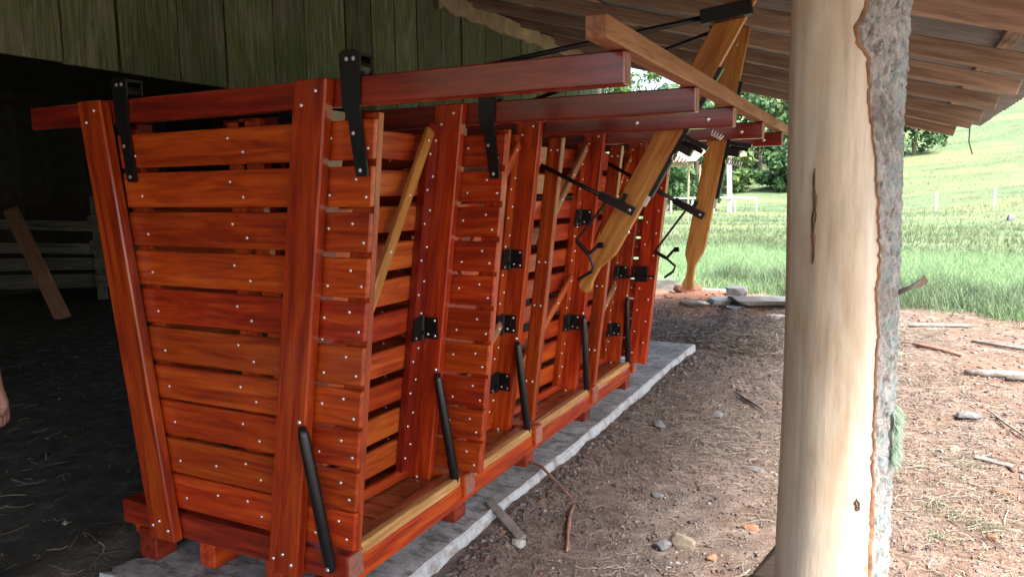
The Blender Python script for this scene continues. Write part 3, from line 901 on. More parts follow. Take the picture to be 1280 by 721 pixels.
P1, tz1, ax1, ay1 = lever(2, (-0.635, 2.56), (-1.485, 1.045), 0.128)
P2, tz2, ax2, ay2 = lever(3, (-0.832, 2.58), (-1.128, 0.95), 0.118)
def rods(i, P, up_end, up_far, low_a, low_b, crank):
    y = FR[i]['y']
    r1 = tube('push_rod', [(up_far[0], y + 0.05, up_far[1]), (up_end[0], y + 0.05, up_end[1])], 0.0145, 'black', chute, 8)
    jb = Join()
    d = (Vector((up_end[0], 0, up_end[1])) - Vector((up_far[0], 0, up_far[1]))).normalized()
    jb.box(Vector((up_end[0], y + 0.045, up_end[1])) + d * 0.07, d * 0.12, Vector((-d.z, 0, d.x)) * 0.034, Vector((0, 0.028, 0)))
    jb.build('rod_socket', 'black', r1)
    a = Vector((low_a[0], y + 0.01, low_a[1])); b = Vector((low_b[0], y + 0.01, low_b[1]))
    d = (b - a).normalized(); up = Vector((-d.z, 0, d.x))
    r2 = tube('latch_rod', [a, b], 0.012, 'black', chute, 8)
    jb = Join()
    jb.box(b - d * 0.03, d * 0.105, up * 0.022, Vector((0, 0.018, 0)))
    jb.box(b - d * 0.01 + up * 0.03, d * 0.012, up * 0.035, Vector((0, 0.008, 0)))
    jb.build('rod_socket', 'black', r2)
    jz = Join(); jz.dome(b + d * 0.05 + Vector((0, -0.018, 0)), (0, -1, 0), 0.010); jz.build('bolt_head', 'zinc', r2)
    pts = [Vector((u, y + 0.0, v)) for u, v in crank]
    jb = Join()
    jb.tube(pts[:2], 0.0075); jb.tube(pts[1:3], 0.012); jb.tube([pts[2], pts[3]], 0.009)
    jb.tube([pts[3], pts[3] + Vector((0.03, 0, 0.004))], 0.016)
    jb.tube([pts[2]] + pts[4:], 0.0085)
    jb.build('latch_handle', 'black', r2, None, False)
rods(2, P1, (-0.80, 2.432), (-3.02, 2.20), (-1.70, 1.737), (-1.235, 1.515),
     [(-1.31, 1.545), (-1.49, 1.331), (-1.418, 1.258), (-1.365, 1.305), (-1.392, 1.19), (-1.40, 1.165), (-1.48, 1.118)])
rods(3, P2, (-0.95, 2.555), (-3.0, 2.00), (-1.64, 1.768), (-1.08, 1.462),
     [(-1.10, 1.50), (-1.322, 1.201), (-1.245, 1.16), (-1.195, 1.215), (-1.186, 1.11), (-1.20, 1.075), (-1.256, 1.034)])
# latch on the far gate
jl = Join()
jl.box((-1.66, 5.545, 0.955), (0.05, 0, 0), (0, 0.012, 0), (0, 0, 0.06))
jl.tube([(-1.78, 5.53, 0.93), (-1.55, 5.53, 0.94)], 0.008)
jl.build('gate_latch', 'black', chute)

# ------------------------------------------------------------------ log post at the eave
def log_radius(a, z):
    r = 0.1025 + 0.004 * math.sin(z * 2.3 + 0.5) + 0.003 * math.sin(z * 5.1 + a) + 0.003 * math.sin(3 * a + z * 1.7) + 0.0022 * math.sin(5 * a - z * 3.1)
    r += 0.010 * max(0, (z - 1.7)) * 2.0 * (0.5 + 0.5 * math.cos(a - 1.0))
    r += 0.018 * max(0.0, 0.75 - z) ** 1.4
    return r
def log_center(z):
    t_ = (z - 0.8) / 1.15
    return Vector((-0.070 - 0.017 * t_, 1.62, z))
LP = empty('log_post', (-0.05, 1.62, -0.1), 'peeled pale tree trunk post with a strip of lichened bark holding the eave', 'post')
t = NT('peeled trunk wood')
v = t.coord('World', (1, 1, 0.13))
g1 = t.noise(v, 14, 5, 0.6, 0.5); g2 = t.noise(t.coord('World', (1, 1, 0.05)), 55, 4, 0.6); g3 = t.noise(t.coord('World'), 3.3, 4, 0.6)
c = t.ramp(g1, [(0.32, (0.42, 0.32, 0.21)), (0.48, (0.55, 0.465, 0.345)), (0.68, (0.64, 0.57, 0.455))])
c = t.mix(0.35, c, t.ramp(g2, [(0.34, 0.5), (0.56, 1.0)]), 'MULTIPLY')
c = t.mix(t.ramp(g3, [(0.55, 0.0), (0.72, 0.55)]), c, (0.43, 0.28, 0.16))
vo = t.n('TexVoronoi'); vo.inputs['Scale'].default_value = 9.0; t.link(t.coord('World', (1, 1, 0.6)), vo.inputs['Vector'])
c = t.mix(t.ramp(vo.outputs['Distance'], [(0.035, 0.75), (0.075, 0.0)]), c, (0.20, 0.10, 0.05))
t.set(Base_Color=c, Roughness=0.62)
g5 = t.noise(t.coord('World', (1, 1, 0.35)), 22, 5, 0.7)
c = t.mix(0.4, c, t.ramp(g5, [(0.36, 0.72), (0.5, 1.0)]), 'MULTIPLY')
t.set(Base_Color=c)
t.bump(t.math('ADD', t.math('ADD', g1, g5), t.math('MULTIPLY', g2, 0.4)), 0.4, 0.005)
MT['peeled'] = t.m
t = NT('lichened bark')
v = t.coord('World')
g1 = t.noise(t.coord('World', (1, 1, 0.6)), 75, 6, 0.75); g2 = t.noise(v, 38, 6, 0.8); g3 = t.noise(v, 6, 4, 0.6)
c = t.ramp(g1, [(0.33, (0.09, 0.076, 0.066)), (0.43, (0.30, 0.28, 0.26)), (0.56, (0.52, 0.50, 0.475))])
lich = t.mix(g1, (0.20, 0.29, 0.28), (0.44, 0.55, 0.55))
sx = t.n('SeparateXYZ'); t.link(t.geo.outputs['Position'], sx.inputs[0])
side_ = t.rng(t.math('ADD', sx.outputs[0], t.math('MULTIPLY', g3, 0.05)), 0.0, 0.09, -0.04, 0.10)
c = t.mix(t.ramp(t.math('ADD', g2, side_), [(0.53, 0.0), (0.59, 0.85)]), c, lich)
c = t.mix(t.ramp(g3, [(0.58, 0.0), (0.70, 0.5)]), c, (0.20, 0.16, 0.13))
t.set(Base_Color=c, Roughness=0.95)
t.bump(t.math('ADD', g1, g2), 1.0, 0.012)
MT['bark'] = t.m
MT['inner'] = plain('raw inner bark', (0.16, 0.075, 0.035), (0.40, 0.22, 0.11), 30, 0.8, 0.4, 'World')
MT['knot'] = plain('dark knot', (0.06, 0.035, 0.02), (0.20, 0.11, 0.06), 30, 0.9, 0.5, 'World')
V, F = [], []
zs = np.arange(-0.25, 2.42, 0.03); NA = 56
for z in zs:
    for k in range(NA):
        a = 2 * math.pi * k / NA
        r = log_radius(a, z)
        c = log_center(z)
        V.append((c.x + r * math.sin(a), c.y - r * math.cos(a), z))       # a = 0 faces the camera side (-Y), +90 deg is +X
for i in range(len(zs) - 1):
    for k in range(NA):
        F.append((i * NA + k, i * NA + (k + 1) % NA, (i + 1) * NA + (k + 1) % NA, (i + 1) * NA + k))
F.append(tuple(range((len(zs) - 1) * NA, len(zs) * NA)))
trunk = mesh_obj('trunk', V, F, 'peeled', LP, None, True)
# bark: a rough shell with ragged edges on the right-hand side
def bark_edge(z):
    pts = [(-0.3, 44), (0.8, 46), (1.0, 45), (1.15, 42), (1.3, 44), (1.45, 42), (1.6, 39), (1.70, 33), (1.745, 28), (1.79, 26), (1.835, 22), (1.858, 14), (1.887, 12), (1.92, 22), (2.5, 24)]
    for (a, va), (b, vb) in zip(pts[:-1], pts[1:]):
        if a <= z <= b:
            return 3.5 + va + (vb - va) * (z - a) / (b - a)
    return 20
_rk = {q: np.random.default_rng(q).normal(0, 1, 4000) for q in (12, 40, 110, 240)}
def ragged(z):
    r = 0.0
    for q, amp in ((12, 1.3), (40, 1.0), (110, 0.7), (240, 0.5)):
        u = (z + 1) * q; i = int(u); w = u - i; w = w * w * (3 - 2 * w)
        r += amp * (_rk[q][i] * (1 - w) + _rk[q][i + 1] * w)
    return r
V, F = [], []; NB = 40
zsb = np.arange(-0.25, 2.42, 0.007)
for z in zsb:
    a0 = math.radians(bark_edge(z) + ragged(z) + random.uniform(-.8, .8))
    a1 = math.radians(128 + 8 * math.sin(z * 9) + random.uniform(-2, 2))
    for k in range(NB + 1):
        u = k / NB
        a = a0 + (a1 - a0) * u
        th = 0.004 * min(1, u * 7) * min(1, (1 - u) * 7)
        c = log_center(z)
        r = log_radius(a, z) + 0.001 + th + (0.004 * math.sin(a * 31 + 7 * math.sin(z * 19)) * math.sin(z * 47 + a * 9) + random.uniform(-.003, .003)) * min(1, u * 7)
        if k in (0, NB): r = log_radius(a, z) - 0.002
        V.append((c.x + r * math.sin(a), c.y - r * math.cos(a), z))
for i in range(len(zsb) - 1):
    for k in range(NB):
        b = i * (NB + 1) + k
        F.append((b, b + 1, b + NB + 2, b + NB + 1))
bark = mesh_obj('bark', V, F, 'bark', trunk, None, True)
# orange rim of inner bark along the cut
V, F = [], []
for z in zsb:
    e = bark_edge(z) + ragged(z)
    wv = max(0.05, 0.7 + 1.6 * math.sin(z * 5.3 + 3.6) + 1.0 * math.sin(z * 13 + 2) + 0.6 * math.sin(z * 41))
    c = log_center(z)
    for da, dr in ((-wv, 0.0004), (-wv * 0.5, 0.003), (1.5, 0.004)):
        a = math.radians(e + da); r = log_radius(a, z) + dr
        V.append((c.x + r * math.sin(a), c.y - r * math.cos(a), z))
for i in range(len(zsb) - 1):
    for k in range(2):
        b = i * 3 + k
        F.append((b, b + 1, b + 4, b + 3))
mesh_obj('inner_bark', V, F, 'inner', trunk, None, True)
def knot(ac, z0, z1, wdeg, n=14):
    V, F = [], []
    for i in range(n + 1):
        z = z0 + (z1 - z0) * i / n
        w = wdeg * math.sin(math.pi * min(1, max(0.03, (i + .3) / n))) ** 0.6 * (0.8 + 0.3 * math.sin(i * 2.1))
        c = log_center(z)
        for da, dr in ((-w, 0.001), (-w * .55, 0.0045), (0, -0.002), (w * .55, 0.004), (w, 0.001)):
            a = math.radians(ac + da + 0.8 * math.sin(i * .9)); r = log_radius(a, z) + dr
            V.append((c.x + r * math.sin(a), c.y - r * math.cos(a), z))
    for i in range(n):
        for k in range(4):
            b = i * 5 + k
            F.append((b, b + 1, b + 6, b + 5))
    mesh_obj('knot', V, F, 'knot', trunk, None, True)
knot(-22, 1.455, 1.635, 3.0)
knot(30, 0.975, 1.0, 4.0, 6)
# hanging lichen beard and a dry shoot on the bark
V, F = [], []
for k in range(420):
    z = 1.12 + 0.045 * math.sin(random.uniform(-1.57, 1.57)); a = math.radians(random.uniform(70, 112))
    c = log_center(z); r = log_radius(a, z) + 0.01
    p = Vector((c.x + r * math.sin(a), c.y - r * math.cos(a), z))
    d = Vector((math.sin(a) * random.uniform(.2, 1), -math.cos(a), random.uniform(-1.6, -.4))).normalized()
    L = random.uniform(0.010, 0.026); w = 0.0009
    q = p + d * L * .5 + Vector((0, 0, -.004)); e = p + d * L + Vector((random.uniform(-.008, .008), random.uniform(-.008, .008), -0.014))
    s = Vector((w, w, 0)); b = len(V)
    V += [p - s, p + s, q + s, q - s, e]
    F += [(b, b + 1, b + 2, b + 3), (b + 3, b + 2, b + 4)]
MT['beard'] = island('lichen beard', [(0.14, 0.20, 0.14), (0.26, 0.34, 0.26), (0.10, 0.14, 0.09)], 0.9)
mesh_obj('lichen_beard', V, F, 'beard', trunk, None, False, 'stuff')
cz = log_center(1.40)
sp = tube('dry_shoot', [(cz.x + 0.105, 1.60, 1.395), (cz.x + 0.13, 1.59, 1.41), (cz.x + 0.146, 1.585, 1.425)], [0.006, 0.004, 0.003], 'stick', trunk, 6)
mesh_obj('dry_leaf', [(cz.x + .13, 1.588, 1.408), (cz.x + .150, 1.58, 1.436), (cz.x + .158, 1.583, 1.423), (cz.x + .147, 1.592, 1.41)], [(0, 1, 2, 3)], 'tanstone', sp)

# ------------------------------------------------------------------ loose things on the ground
def rock_mesh(sx, sy, sz, seed, rough=0.22, flat=False, sub=2):
    r = random.Random(seed)
    bm = bmesh.new()
    bmesh.ops.create_icosphere(bm, subdivisions=sub, radius=1.0)
    dirs = [(Vector((r.gauss(0, 1), r.gauss(0, 1), r.gauss(0, 1))).normalized(), r.uniform(0.45, 0.85)) for _ in range(9)]
    for v in bm.verts:
        p = v.co.copy()
        for d, lim in dirs:
            k = p.dot(d)
            if k > lim: p -= d * (k - lim) * 0.85
        p += Vector((r.gauss(0, 1), r.gauss(0, 1), r.gauss(0, 1))) * rough * 0.12
        if flat: p.z = max(-0.6, min(0.6, p.z * 1.6))
        v.co = Vector((p.x * sx, p.y * sy, p.z * sz))
    me = bpy.data.meshes.new('stone'); bm.to_mesh(me); bm.free()
    return me
def hz(x, y): return float(height(x, y))
def stone(x, y, sx, sy, sz, mat, label, seed, cat='stone', group=None, rot=0.0, flat=False, sink=0.35, name='stone', sub=2, tilt=0.0):
    me = rock_mesh(sx, sy, sz, seed, flat=flat, sub=sub); me.materials.append(MT[mat])
    o = bpy.data.objects.new(name, me)
    link(o, None, Matrix.Translation((x, y, hz(x, y) + sz * (0.85 - sink))) @ Matrix.Rotation(rot, 4, 'Z') @ Matrix.Rotation(tilt, 4, 'X'))
    return tag(o, label, cat, group)
stone(-0.79, 3.36, 0.068, 0.055, 0.052, 'tanstone', 'rounded tan stone on the soil in front of the log post', 1)
stone(-0.865, 3.30, 0.045, 0.04, 0.036, 'greystone', 'dark grey stone beside the rounded tan stone', 2)
stone(-0.53, 3.70, 0.046, 0.022, 0.022, 'brick', 'long orange brick fragment lying left of the log post', 3, 'brick fragment', rot=0.1, name='brick_fragment')
stone(-0.64, 3.30, 0.026, 0.03, 0.02, 'brick', 'small orange brick chip near the bottom left of the log post', 4, 'brick fragment', name='brick_fragment')
stone(-1.06, 3.90, 0.045, 0.035, 0.014, 'greystone', 'flat grey chip of rubble out on the littered soil', 5, rot=.5)
stone(0.54, 4.07, 0.036, 0.03, 0.026, 'brick', 'round orange pebble beside the weeds right of the log post', 6, 'pebble', name='pebble')
stone(0.67, 4.75, 0.065, 0.025, 0.018, 'brick', 'long orange brick shard right of the log post', 7, 'brick fragment', rot=-.4, name='brick_fragment')
stone(0.62, 6.2, 0.10, 0.07, 0.05, 'greystone', 'grey broken lump beside the pale stick', 8, rot=.6)
stone(0.47, 5.42, 0.035, 0.03, 0.024, 'tanstone', 'small tan pebble above the little weeds', 9, 'pebble', name='pebble')
stone(-1.50, 3.05, 0.05, 0.035, 0.025, 'stone', 'pale chip at the foot of the grey stick by the slab', 10)
stone(-1.38, 5.1, 0.05, 0.045, 0.04, 'greystone', 'dark clod lying by the middle of the slab edge', 12, 'clod', name='clod')
stone(-1.05, 5.5, 0.06, 0.04, 0.03, 'greystone', 'dark flat clod midway across the littered soil', 13, 'clod', name='clod')
stone(-0.62, 4.52, 0.06, 0.035, 0.012, 'greystone', 'thin grey slate of rubble left of the log post', 14, rot=.3)
# rubble heap past the end of the slab
heap = [(-1.52, 10.55, 0.55, 0.42, 0.11, 'stone', 'large pale flat boulder in the rubble past the slab'),
        (-1.98, 10.35, 0.22, 0.16, 0.08, 'stone', 'pale flat stone left of the large boulder'),
        (-2.32, 10.25, 0.25, 0.13, 0.06, 'stone', 'pale slab stone at the front of the red heap'),
        (-1.85, 10.9, 0.22, 0.17, 0.12, 'greystone', 'grey stone behind the pale flat stones'),
        (-1.22, 10.05, 0.16, 0.10, 0.05, 'stone', 'pale stone in front of the large boulder'),
        (-2.55, 10.9, 0.22, 0.14, 0.08, 'brick', 'red lump of subsoil on the heap'),
        (-1.12, 11.6, 0.14, 0.10, 0.10, 'greystone', 'bluish grey stone at the edge of the grass'),
        (-1.75, 10.12, 0.14, 0.10, 0.06, 'greystone', 'small grey stone at the front of the rubble'),
        (-0.7, 10.35, 0.2, 0.12, 0.05, 'stone', 'pale stone half hidden by the log post')]
for k, (x, y, a, b, c_, m_, lab) in enumerate(heap):
    stone(x, y, a, b, c_, m_, lab, 40 + k, group='rubble past the slab', rot=random.uniform(-.5, .5), flat=True, sink=0.4, tilt=random.uniform(-.15, .15))

def stick(pts, r, mat, label, name='stick', cat='stick', flat=None):
    P = []
    for (x, y, dz) in pts:
        base = 0.0 if (-3.06 < x < -1.70 and y < 7.6) else hz(x, y)
        P.append(Vector((x, y, base + dz)))
    if flat:
        o = board(name, P[0], P[-1], flat[0], flat[1], flat[2], mat, None, 0.003)
    else:
        Q = []
        for a, b in zip(P[:-1], P[1:]):
            for u in (0, .33, .66): Q.append(a.lerp(b, u) + Vector((random.uniform(-1, 1), random.uniform(-1, 1), random.uniform(-.3, .3))) * r * 0.5)
        Q.append(P[-1])
        n = len(Q)
        o = tube(name, Q, [r * (1 - .45 * abs(2 * k / (n - 1) - 1)) for k in range(n)], mat, None, 7)
    return tag(o, label, cat)
stick([(-1.97, 3.90, 0.012), (-1.705, 3.76, 0.022), (-1.46, 3.62, 0.02)], 0.009, 'brownstick', 'thin dark brown stick lying across the slab edge')
stick([(-1.43, 3.57, 0.014), (-1.36, 3.32, 0.014), (-1.27, 3.08, 0.012)], 0.012, 'brownstick', 'split reddish brown strip of wood lying on the soil')
stick([(-1.76, 3.22, 0.018), (-1.49, 3.06, 0.03)], 0.02, 'stick', 'flat grey stick propped on the slab edge', flat=(0.045, 0.022, (0.3, 0.5, 0.3)))
stick([(0.76, 6.45, 0.02), (0.84, 6.1, 0.03), (0.95, 5.7, 0.02)], 0.009, 'tanstone', 'thin pale stick lying right of the log post')
stick([(0.70, 7.72, 0.03), (1.25, 7.68, 0.03)], 0.045, 'stick', 'weathered grey pole lying across the soil on the right', 'pole', 'pole')
stick([(1.0, 7.55, 0.02), (1.6, 7.85, 0.03)], 0.035, 'stick', 'grey branch lying behind the weathered pole', 'branch', 'branch')
stick([(0.58, 5.30, 0.015), (0.76, 5.19, 0.015)], 0.016, 'stick', 'short grey slip of bark right of the log post', flat=(0.05, 0.012, (0.2, 1, 0.1)))
stick([(0.9, 9.3, 0.02), (2.0, 8.75, 0.02)], 0.025, 'stick', 'long grey stick near the far edge of the bare soil')
stick([(0.35, 8.9, 0.02), (0.75, 8.5, 0.02)], 0.03, 'brownstick', 'dark stick near the log post on the trodden soil')
stick([(-2.75, 11.9, 0.06), (-2.1, 12.05, 0.06)], 0.04, 'shelter', 'tan pole lying on the ground behind the rubble heap', 'pole', 'pole')
stick([(-1.05, 6.2, 0.02), (-0.75, 5.75, 0.02)], 0.014, 'straw' if False else 'stick', 'short grey stick among the straw')
stick([(0.05, 10.0, 0.03), (1.0, 10.3, 0.03)], 0.03, 'stick', 'grey limb lying just short of the meadow', 'branch', 'branch')
bs = board('bark_slab', (-0.40, 3.25, -0.09), (-0.125, 1.745, 0.80), 0.10, 0.02, (1, 0.2, 0), 'stick', None, 0.004)
tag(bs, 'grey slab of bark leaning up against the log post', 'bark slab')
mesh_V, mesh_F = tube_data([(-0.36, 2.9, -0.1), (-0.175, 1.73, 0.57)], 0.022, 8)
tag(mesh_obj('stake', mesh_V, mesh_F, 'greystone', None, None, True), 'dark round stake beside the foot of the log post', 'stake')

# straw and litter (uncountable)
def strips(n, sampler, lmin, lmax, wmin, wmax, lift=0.006, curl=0.5, segs=3):
    xy = sampler(n)
    x, y = xy[:, 0], xy[:, 1]
    a = rng.uniform(0, 2 * np.pi, n); L = rng.uniform(lmin, lmax, n); w = rng.uniform(wmin, wmax, n)
    k = rng.normal(0, curl, n)
    V = np.zeros((n, (segs + 1) * 2, 3))
    for s in range(segs + 1):
        u = s / segs
        ang = a + k * (u - .5) * 2
        cx = x + np.cos(a) * L * (u - .5) - np.sin(a) * k * L * (u - .5) ** 2
        cy = y + np.sin(a) * L * (u - .5) + np.cos(a) * k * L * (u - .5) ** 2
        on = (cx > -3.05) & (cx < -1.70) & (cy < 7.62)
        zb = np.where(on, 0.0, height(cx, cy))
        z = zb + lift * (0.4 + rng.random(n) * 1.6) + 0.004
        for q, sg in enumerate((-1, 1)):
            V[:, s * 2 + q, 0] = cx - np.sin(ang) * w * sg
            V[:, s * 2 + q, 1] = cy + np.cos(ang) * w * sg
            V[:, s * 2 + q, 2] = z + sg * w * 0.4
    base = np.arange(n)[:, None, None] * (segs + 1) * 2
    f = np.array([[s * 2, s * 2 + 1, s * 2 + 3, s * 2 + 2] for s in range(segs)])[None]
    return V.reshape(-1, 3), (base + f).reshape(-1, 4)
def in_box(x0, x1, y0, y1, keep=None):
    def f(n):
        out = np.zeros((0, 2))
        while len(out) < n:
            p = np.stack([rng.uniform(x0, x1, n * 2), rng.uniform(y0, y1, n * 2)], -1)
            p = p[(p[:, 0] > -1.66) | (p[:, 1] > 7.75)]
            if keep is not None: p = p[keep(p[:, 0], p[:, 1])]
            out = np.concatenate([out, p])
        return out[:n]
    return f
clump = lambda x, y: (vnoise(x, y, 1.6, 21) + rng.normal(0, .45, len(x)) > 0.1)
V1, F1 = strips(24000, in_box(-1.66, 0.7, 2.4, 10, clump), 0.015, 0.10, 0.0007, 0.0017)
V2, F2 = strips(5000, in_box(-2.9, 0.3, 7.7, 10.4), 0.06, 0.3, 0.0015, 0.004, 0.03)
V3, F3 = strips(3500, in_box(-0.5, 2.6, 3, 11.5), 0.03, 0.18, 0.001, 0.003)
V4, F4 = strips(2600, lambda n: np.stack([-3.0 - 6.0 * rng.random(n) ** 1.4, rng.uniform(0.8, 8.5, n)], -1), 0.03, 0.16, 0.0012, 0.003)
F4 = F4 + len(V1) + len(V2) + len(V3)
o_ = len(V1); F2 = F2 + o_; F3 = F3 + o_ + len(V2)
tag(np_obj('straw_litter', np.concatenate([V1, V2, V3, V4]), np.concatenate([F1, F2, F3, F4]), 'straw', None, 'stuff'), 'dry straw and stalks strewn over the soil beside the slab', 'straw')
def chips(n, sampler, smin, smax, lift=0.2):
    xy = sampler(n)
    s = smin + (smax - smin) * rng.random(n) ** 3
    z = height(xy[:, 0], xy[:, 1])
    on = (xy[:, 0] > -3.05) & (xy[:, 0] < -1.70) & (xy[:, 1] < 7.62)
    z = np.where(on, 0.0, z)
    octv = np.array([[1, 0, 0], [-1, 0, 0], [0, 1, 0], [0, -1, 0], [0, 0, 1], [0, 0, -1]], float)
    V = octv[None] * (0.6 + 0.8 * rng.random((n, 6, 1))) + rng.normal(0, .22, (n, 6, 3))
    sc3 = np.stack([s * rng.uniform(.7, 1.5, n), s * rng.uniform(.7, 1.4, n), s * rng.uniform(.35, .8, n)], -1)
    a = rng.uniform(0, 6.28, n)
    V = V * sc3[:, None]
    xr = V[..., 0] * np.cos(a)[:, None] - V[..., 1] * np.sin(a)[:, None]
    yr = V[..., 0] * np.sin(a)[:, None] + V[..., 1] * np.cos(a)[:, None]
    V = np.stack([xr + xy[:, :1], yr + xy[:, 1:], V[..., 2] + (z + s * lift)[:, None]], -1)
    f = np.array([[0, 2, 4], [2, 1, 4], [1, 3, 4], [3, 0, 4], [2, 0, 5], [1, 2, 5], [3, 1, 5], [0, 3, 5]])
    return V.reshape(-1, 3), (np.arange(n)[:, None, None] * 6 + f[None]).reshape(-1, 3)
Va, Fa = chips(26000, in_box(-1.66, 1.2, 2.3, 8), 0.0025, 0.013)
Vb, Fb = chips(7000, in_box(-2.9, 3.5, 5, 12), 0.005, 0.025)
Vc, Fc = chips(2500, lambda n: np.stack([-1.66 + np.abs(rng.normal(0, .10, n)), rng.uniform(2.3, 7.6, n)], -1), 0.004, 0.02)
Vd, Fd = chips(900, lambda n: np.stack([rng.uniform(-3.0, -1.72, n), rng.uniform(1.5, 7.5, n)], -1), 0.002, 0.008)
Ve, Fe = chips(500, lambda n: np.stack([rng.uniform(-8.0, -3.0, n), rng.uniform(1.0, 8, n)], -1), 0.003, 0.02)
off = 0; VV, FF = [], []
for v_, f_ in ((Va, Fa), (Vb, Fb), (Vc, Fc), (Vd, Fd), (Ve, Fe)):
    VV.append(v_); FF.append(f_ + off); off += len(v_)
tag(np_obj('grit', np.concatenate(VV), np.concatenate(FF), 'chips', None, 'stuff'), 'grit, chips and small clods scattered on the bare soil', 'grit')

# ------------------------------------------------------------------ grass
def blades(xy, hmin, hmax, w, lean=0.35):
    n = len(xy)
    x, y = xy[:, 0], xy[:, 1]; z = height(x, y) - 0.01
    h = rng.uniform(hmin, hmax, n); a = rng.uniform(0, 6.28, n); ww = w * rng.uniform(.6, 1.4, n)
    lx = rng.normal(0, lean, n) * h; ly = rng.normal(0, lean, n) * h
    ca, sa = np.cos(a) * ww, np.sin(a) * ww
    V = np.zeros((n, 5, 3))
    V[:, 0] = np.stack([x - ca, y - sa, z], -1); V[:, 1] = np.stack([x + ca, y + sa, z], -1)
    V[:, 2] = np.stack([x + ca * .7 + lx * .4, y + sa * .7 + ly * .4, z + h * .6], -1)
    V[:, 3] = np.stack([x - ca * .7 + lx * .4, y - sa * .7 + ly * .4, z + h * .6], -1)
    V[:, 4] = np.stack([x + lx, y + ly, z + h], -1)
    b = np.arange(n)[:, None] * 5
    F = np.concatenate([b + np.array([[0, 1, 2]]), b + np.array([[0, 2, 3]]), b + np.array([[3, 2, 4]])])
    return V.reshape(-1, 3), F
def wedge(n, y0, y1, pw=1.0):
    """points in the open ground right of the shed, denser near its front edge"""
    y = y0 + (y1 - y0) * rng.random(n) ** pw
    x = rng.uniform(-0.26, 0.24, n) * y + rng.uniform(-1.2, 1.2, n)
    m = (y + 0.35 * x + 0.9 * vnoise(x, y, 1.3, 31) + 0.45 * vnoise(x, y, 4.1, 33) + rng.normal(0, 0.28, n)) > 12.1
    return np.stack([x, y], -1)[m]
p1 = wedge(60000, 11, 24, 1.35)
Vg, Fg = blades(p1, 0.05, 0.24, 0.006, 0.5)
sp_ = np.stack([rng.uniform(-2.6, 3.2, 2600), rng.normal(11.9, 0.55, 2600)], -1); sp_[:, 1] -= 0.35 * sp_[:, 0]
sp_ = sp_[vnoise(sp_[:, 0], sp_[:, 1], 3.0, 51) > 0.05]
Vq, Fq = blades(sp_, 0.02, 0.13, 0.004, 0.8)
Fg = np.concatenate([Fg, Fq + len(Vg)]); Vg = np.concatenate([Vg, Vq])
tag(np_obj('meadow_grass', Vg, Fg, 'grass', None, 'stuff'), 'bright green meadow grass beyond the bare soil', 'grass')
# coarser tufts at the edge of the meadow and low weeds on the soil
cc = []
for k in range(46):
    x = rng.uniform(-2.8, 3.2); y = 12.0 - 0.35 * x + rng.uniform(0, 1.5) + 0.25
    cc.append((x, y, rng.uniform(.10, .24), rng.uniform(.22, .55)))
cc += [(-1.25, 12.3, .25, .6), (-1.0, 12.5, .25, .5), (0.45, 11.8, .25, .55), (0.9, 11.6, .3, .5), (1.5, 11.3, .25, .45)]
VV, FF, off = [], [], 0
for (x, y, r, h) in cc:
    p = np.stack([rng.normal(x, r, 130), rng.normal(y, r * .7, 130)], -1)
    v_, f_ = blades(p, h * .4, h, 0.006, 0.45)
    VV.append(v_); FF.append(f_ + off); off += len(v_)
for (x, y, r) in ((0.32, 4.42, .05), (0.40, 4.33, .05), (0.5, 4.25, .06), (0.57, 4.18, .05), (0.48, 5.22, .06), (0.55, 5.1, .05), (0.66, 7.38, .12), (0.3, 4.0, .03), (1.0, 4.4, .08), (0.9, 5.6, .07)):
    p = np.stack([rng.normal(x, r, 90), rng.normal(y, r, 90)], -1)
    v_, f_ = blades(p, .012, .04, 0.0028, 0.9)
    VV.append(v_); FF.append(f_ + off); off += len(v_)
tag(np_obj('grass_tufts', np.concatenate(VV), np.concatenate(FF), 'drygrass', None, 'stuff'), 'coarse grass tufts along the meadow edge and small weeds', 'grass')
# rough pasture on the hillside
n = 70000
y = 23 + 125 * rng.random(n) ** 1.7
x = rng.uniform(-0.3, 0.35, n) * y
keep = (vnoise(x, y * 3, 0.35, 41) + rng.normal(0, .4, n)) > 0.0
Vh, Fh = blades(np.stack([x, y], -1)[keep], 0.10, 0.26, 0.016, 0.7)
MT['hillgrass'] = island('pasture grass', [(0.10, 0.15, 0.075), (0.14, 0.19, 0.095), (0.18, 0.21, 0.11), (0.12, 0.17, 0.082)], 0.75, 0.5)
tag(np_obj('hillside_grass', Vh, Fh, 'hillgrass', None, 'stuff'), 'rough grass clumps on the rising pasture behind', 'grass')

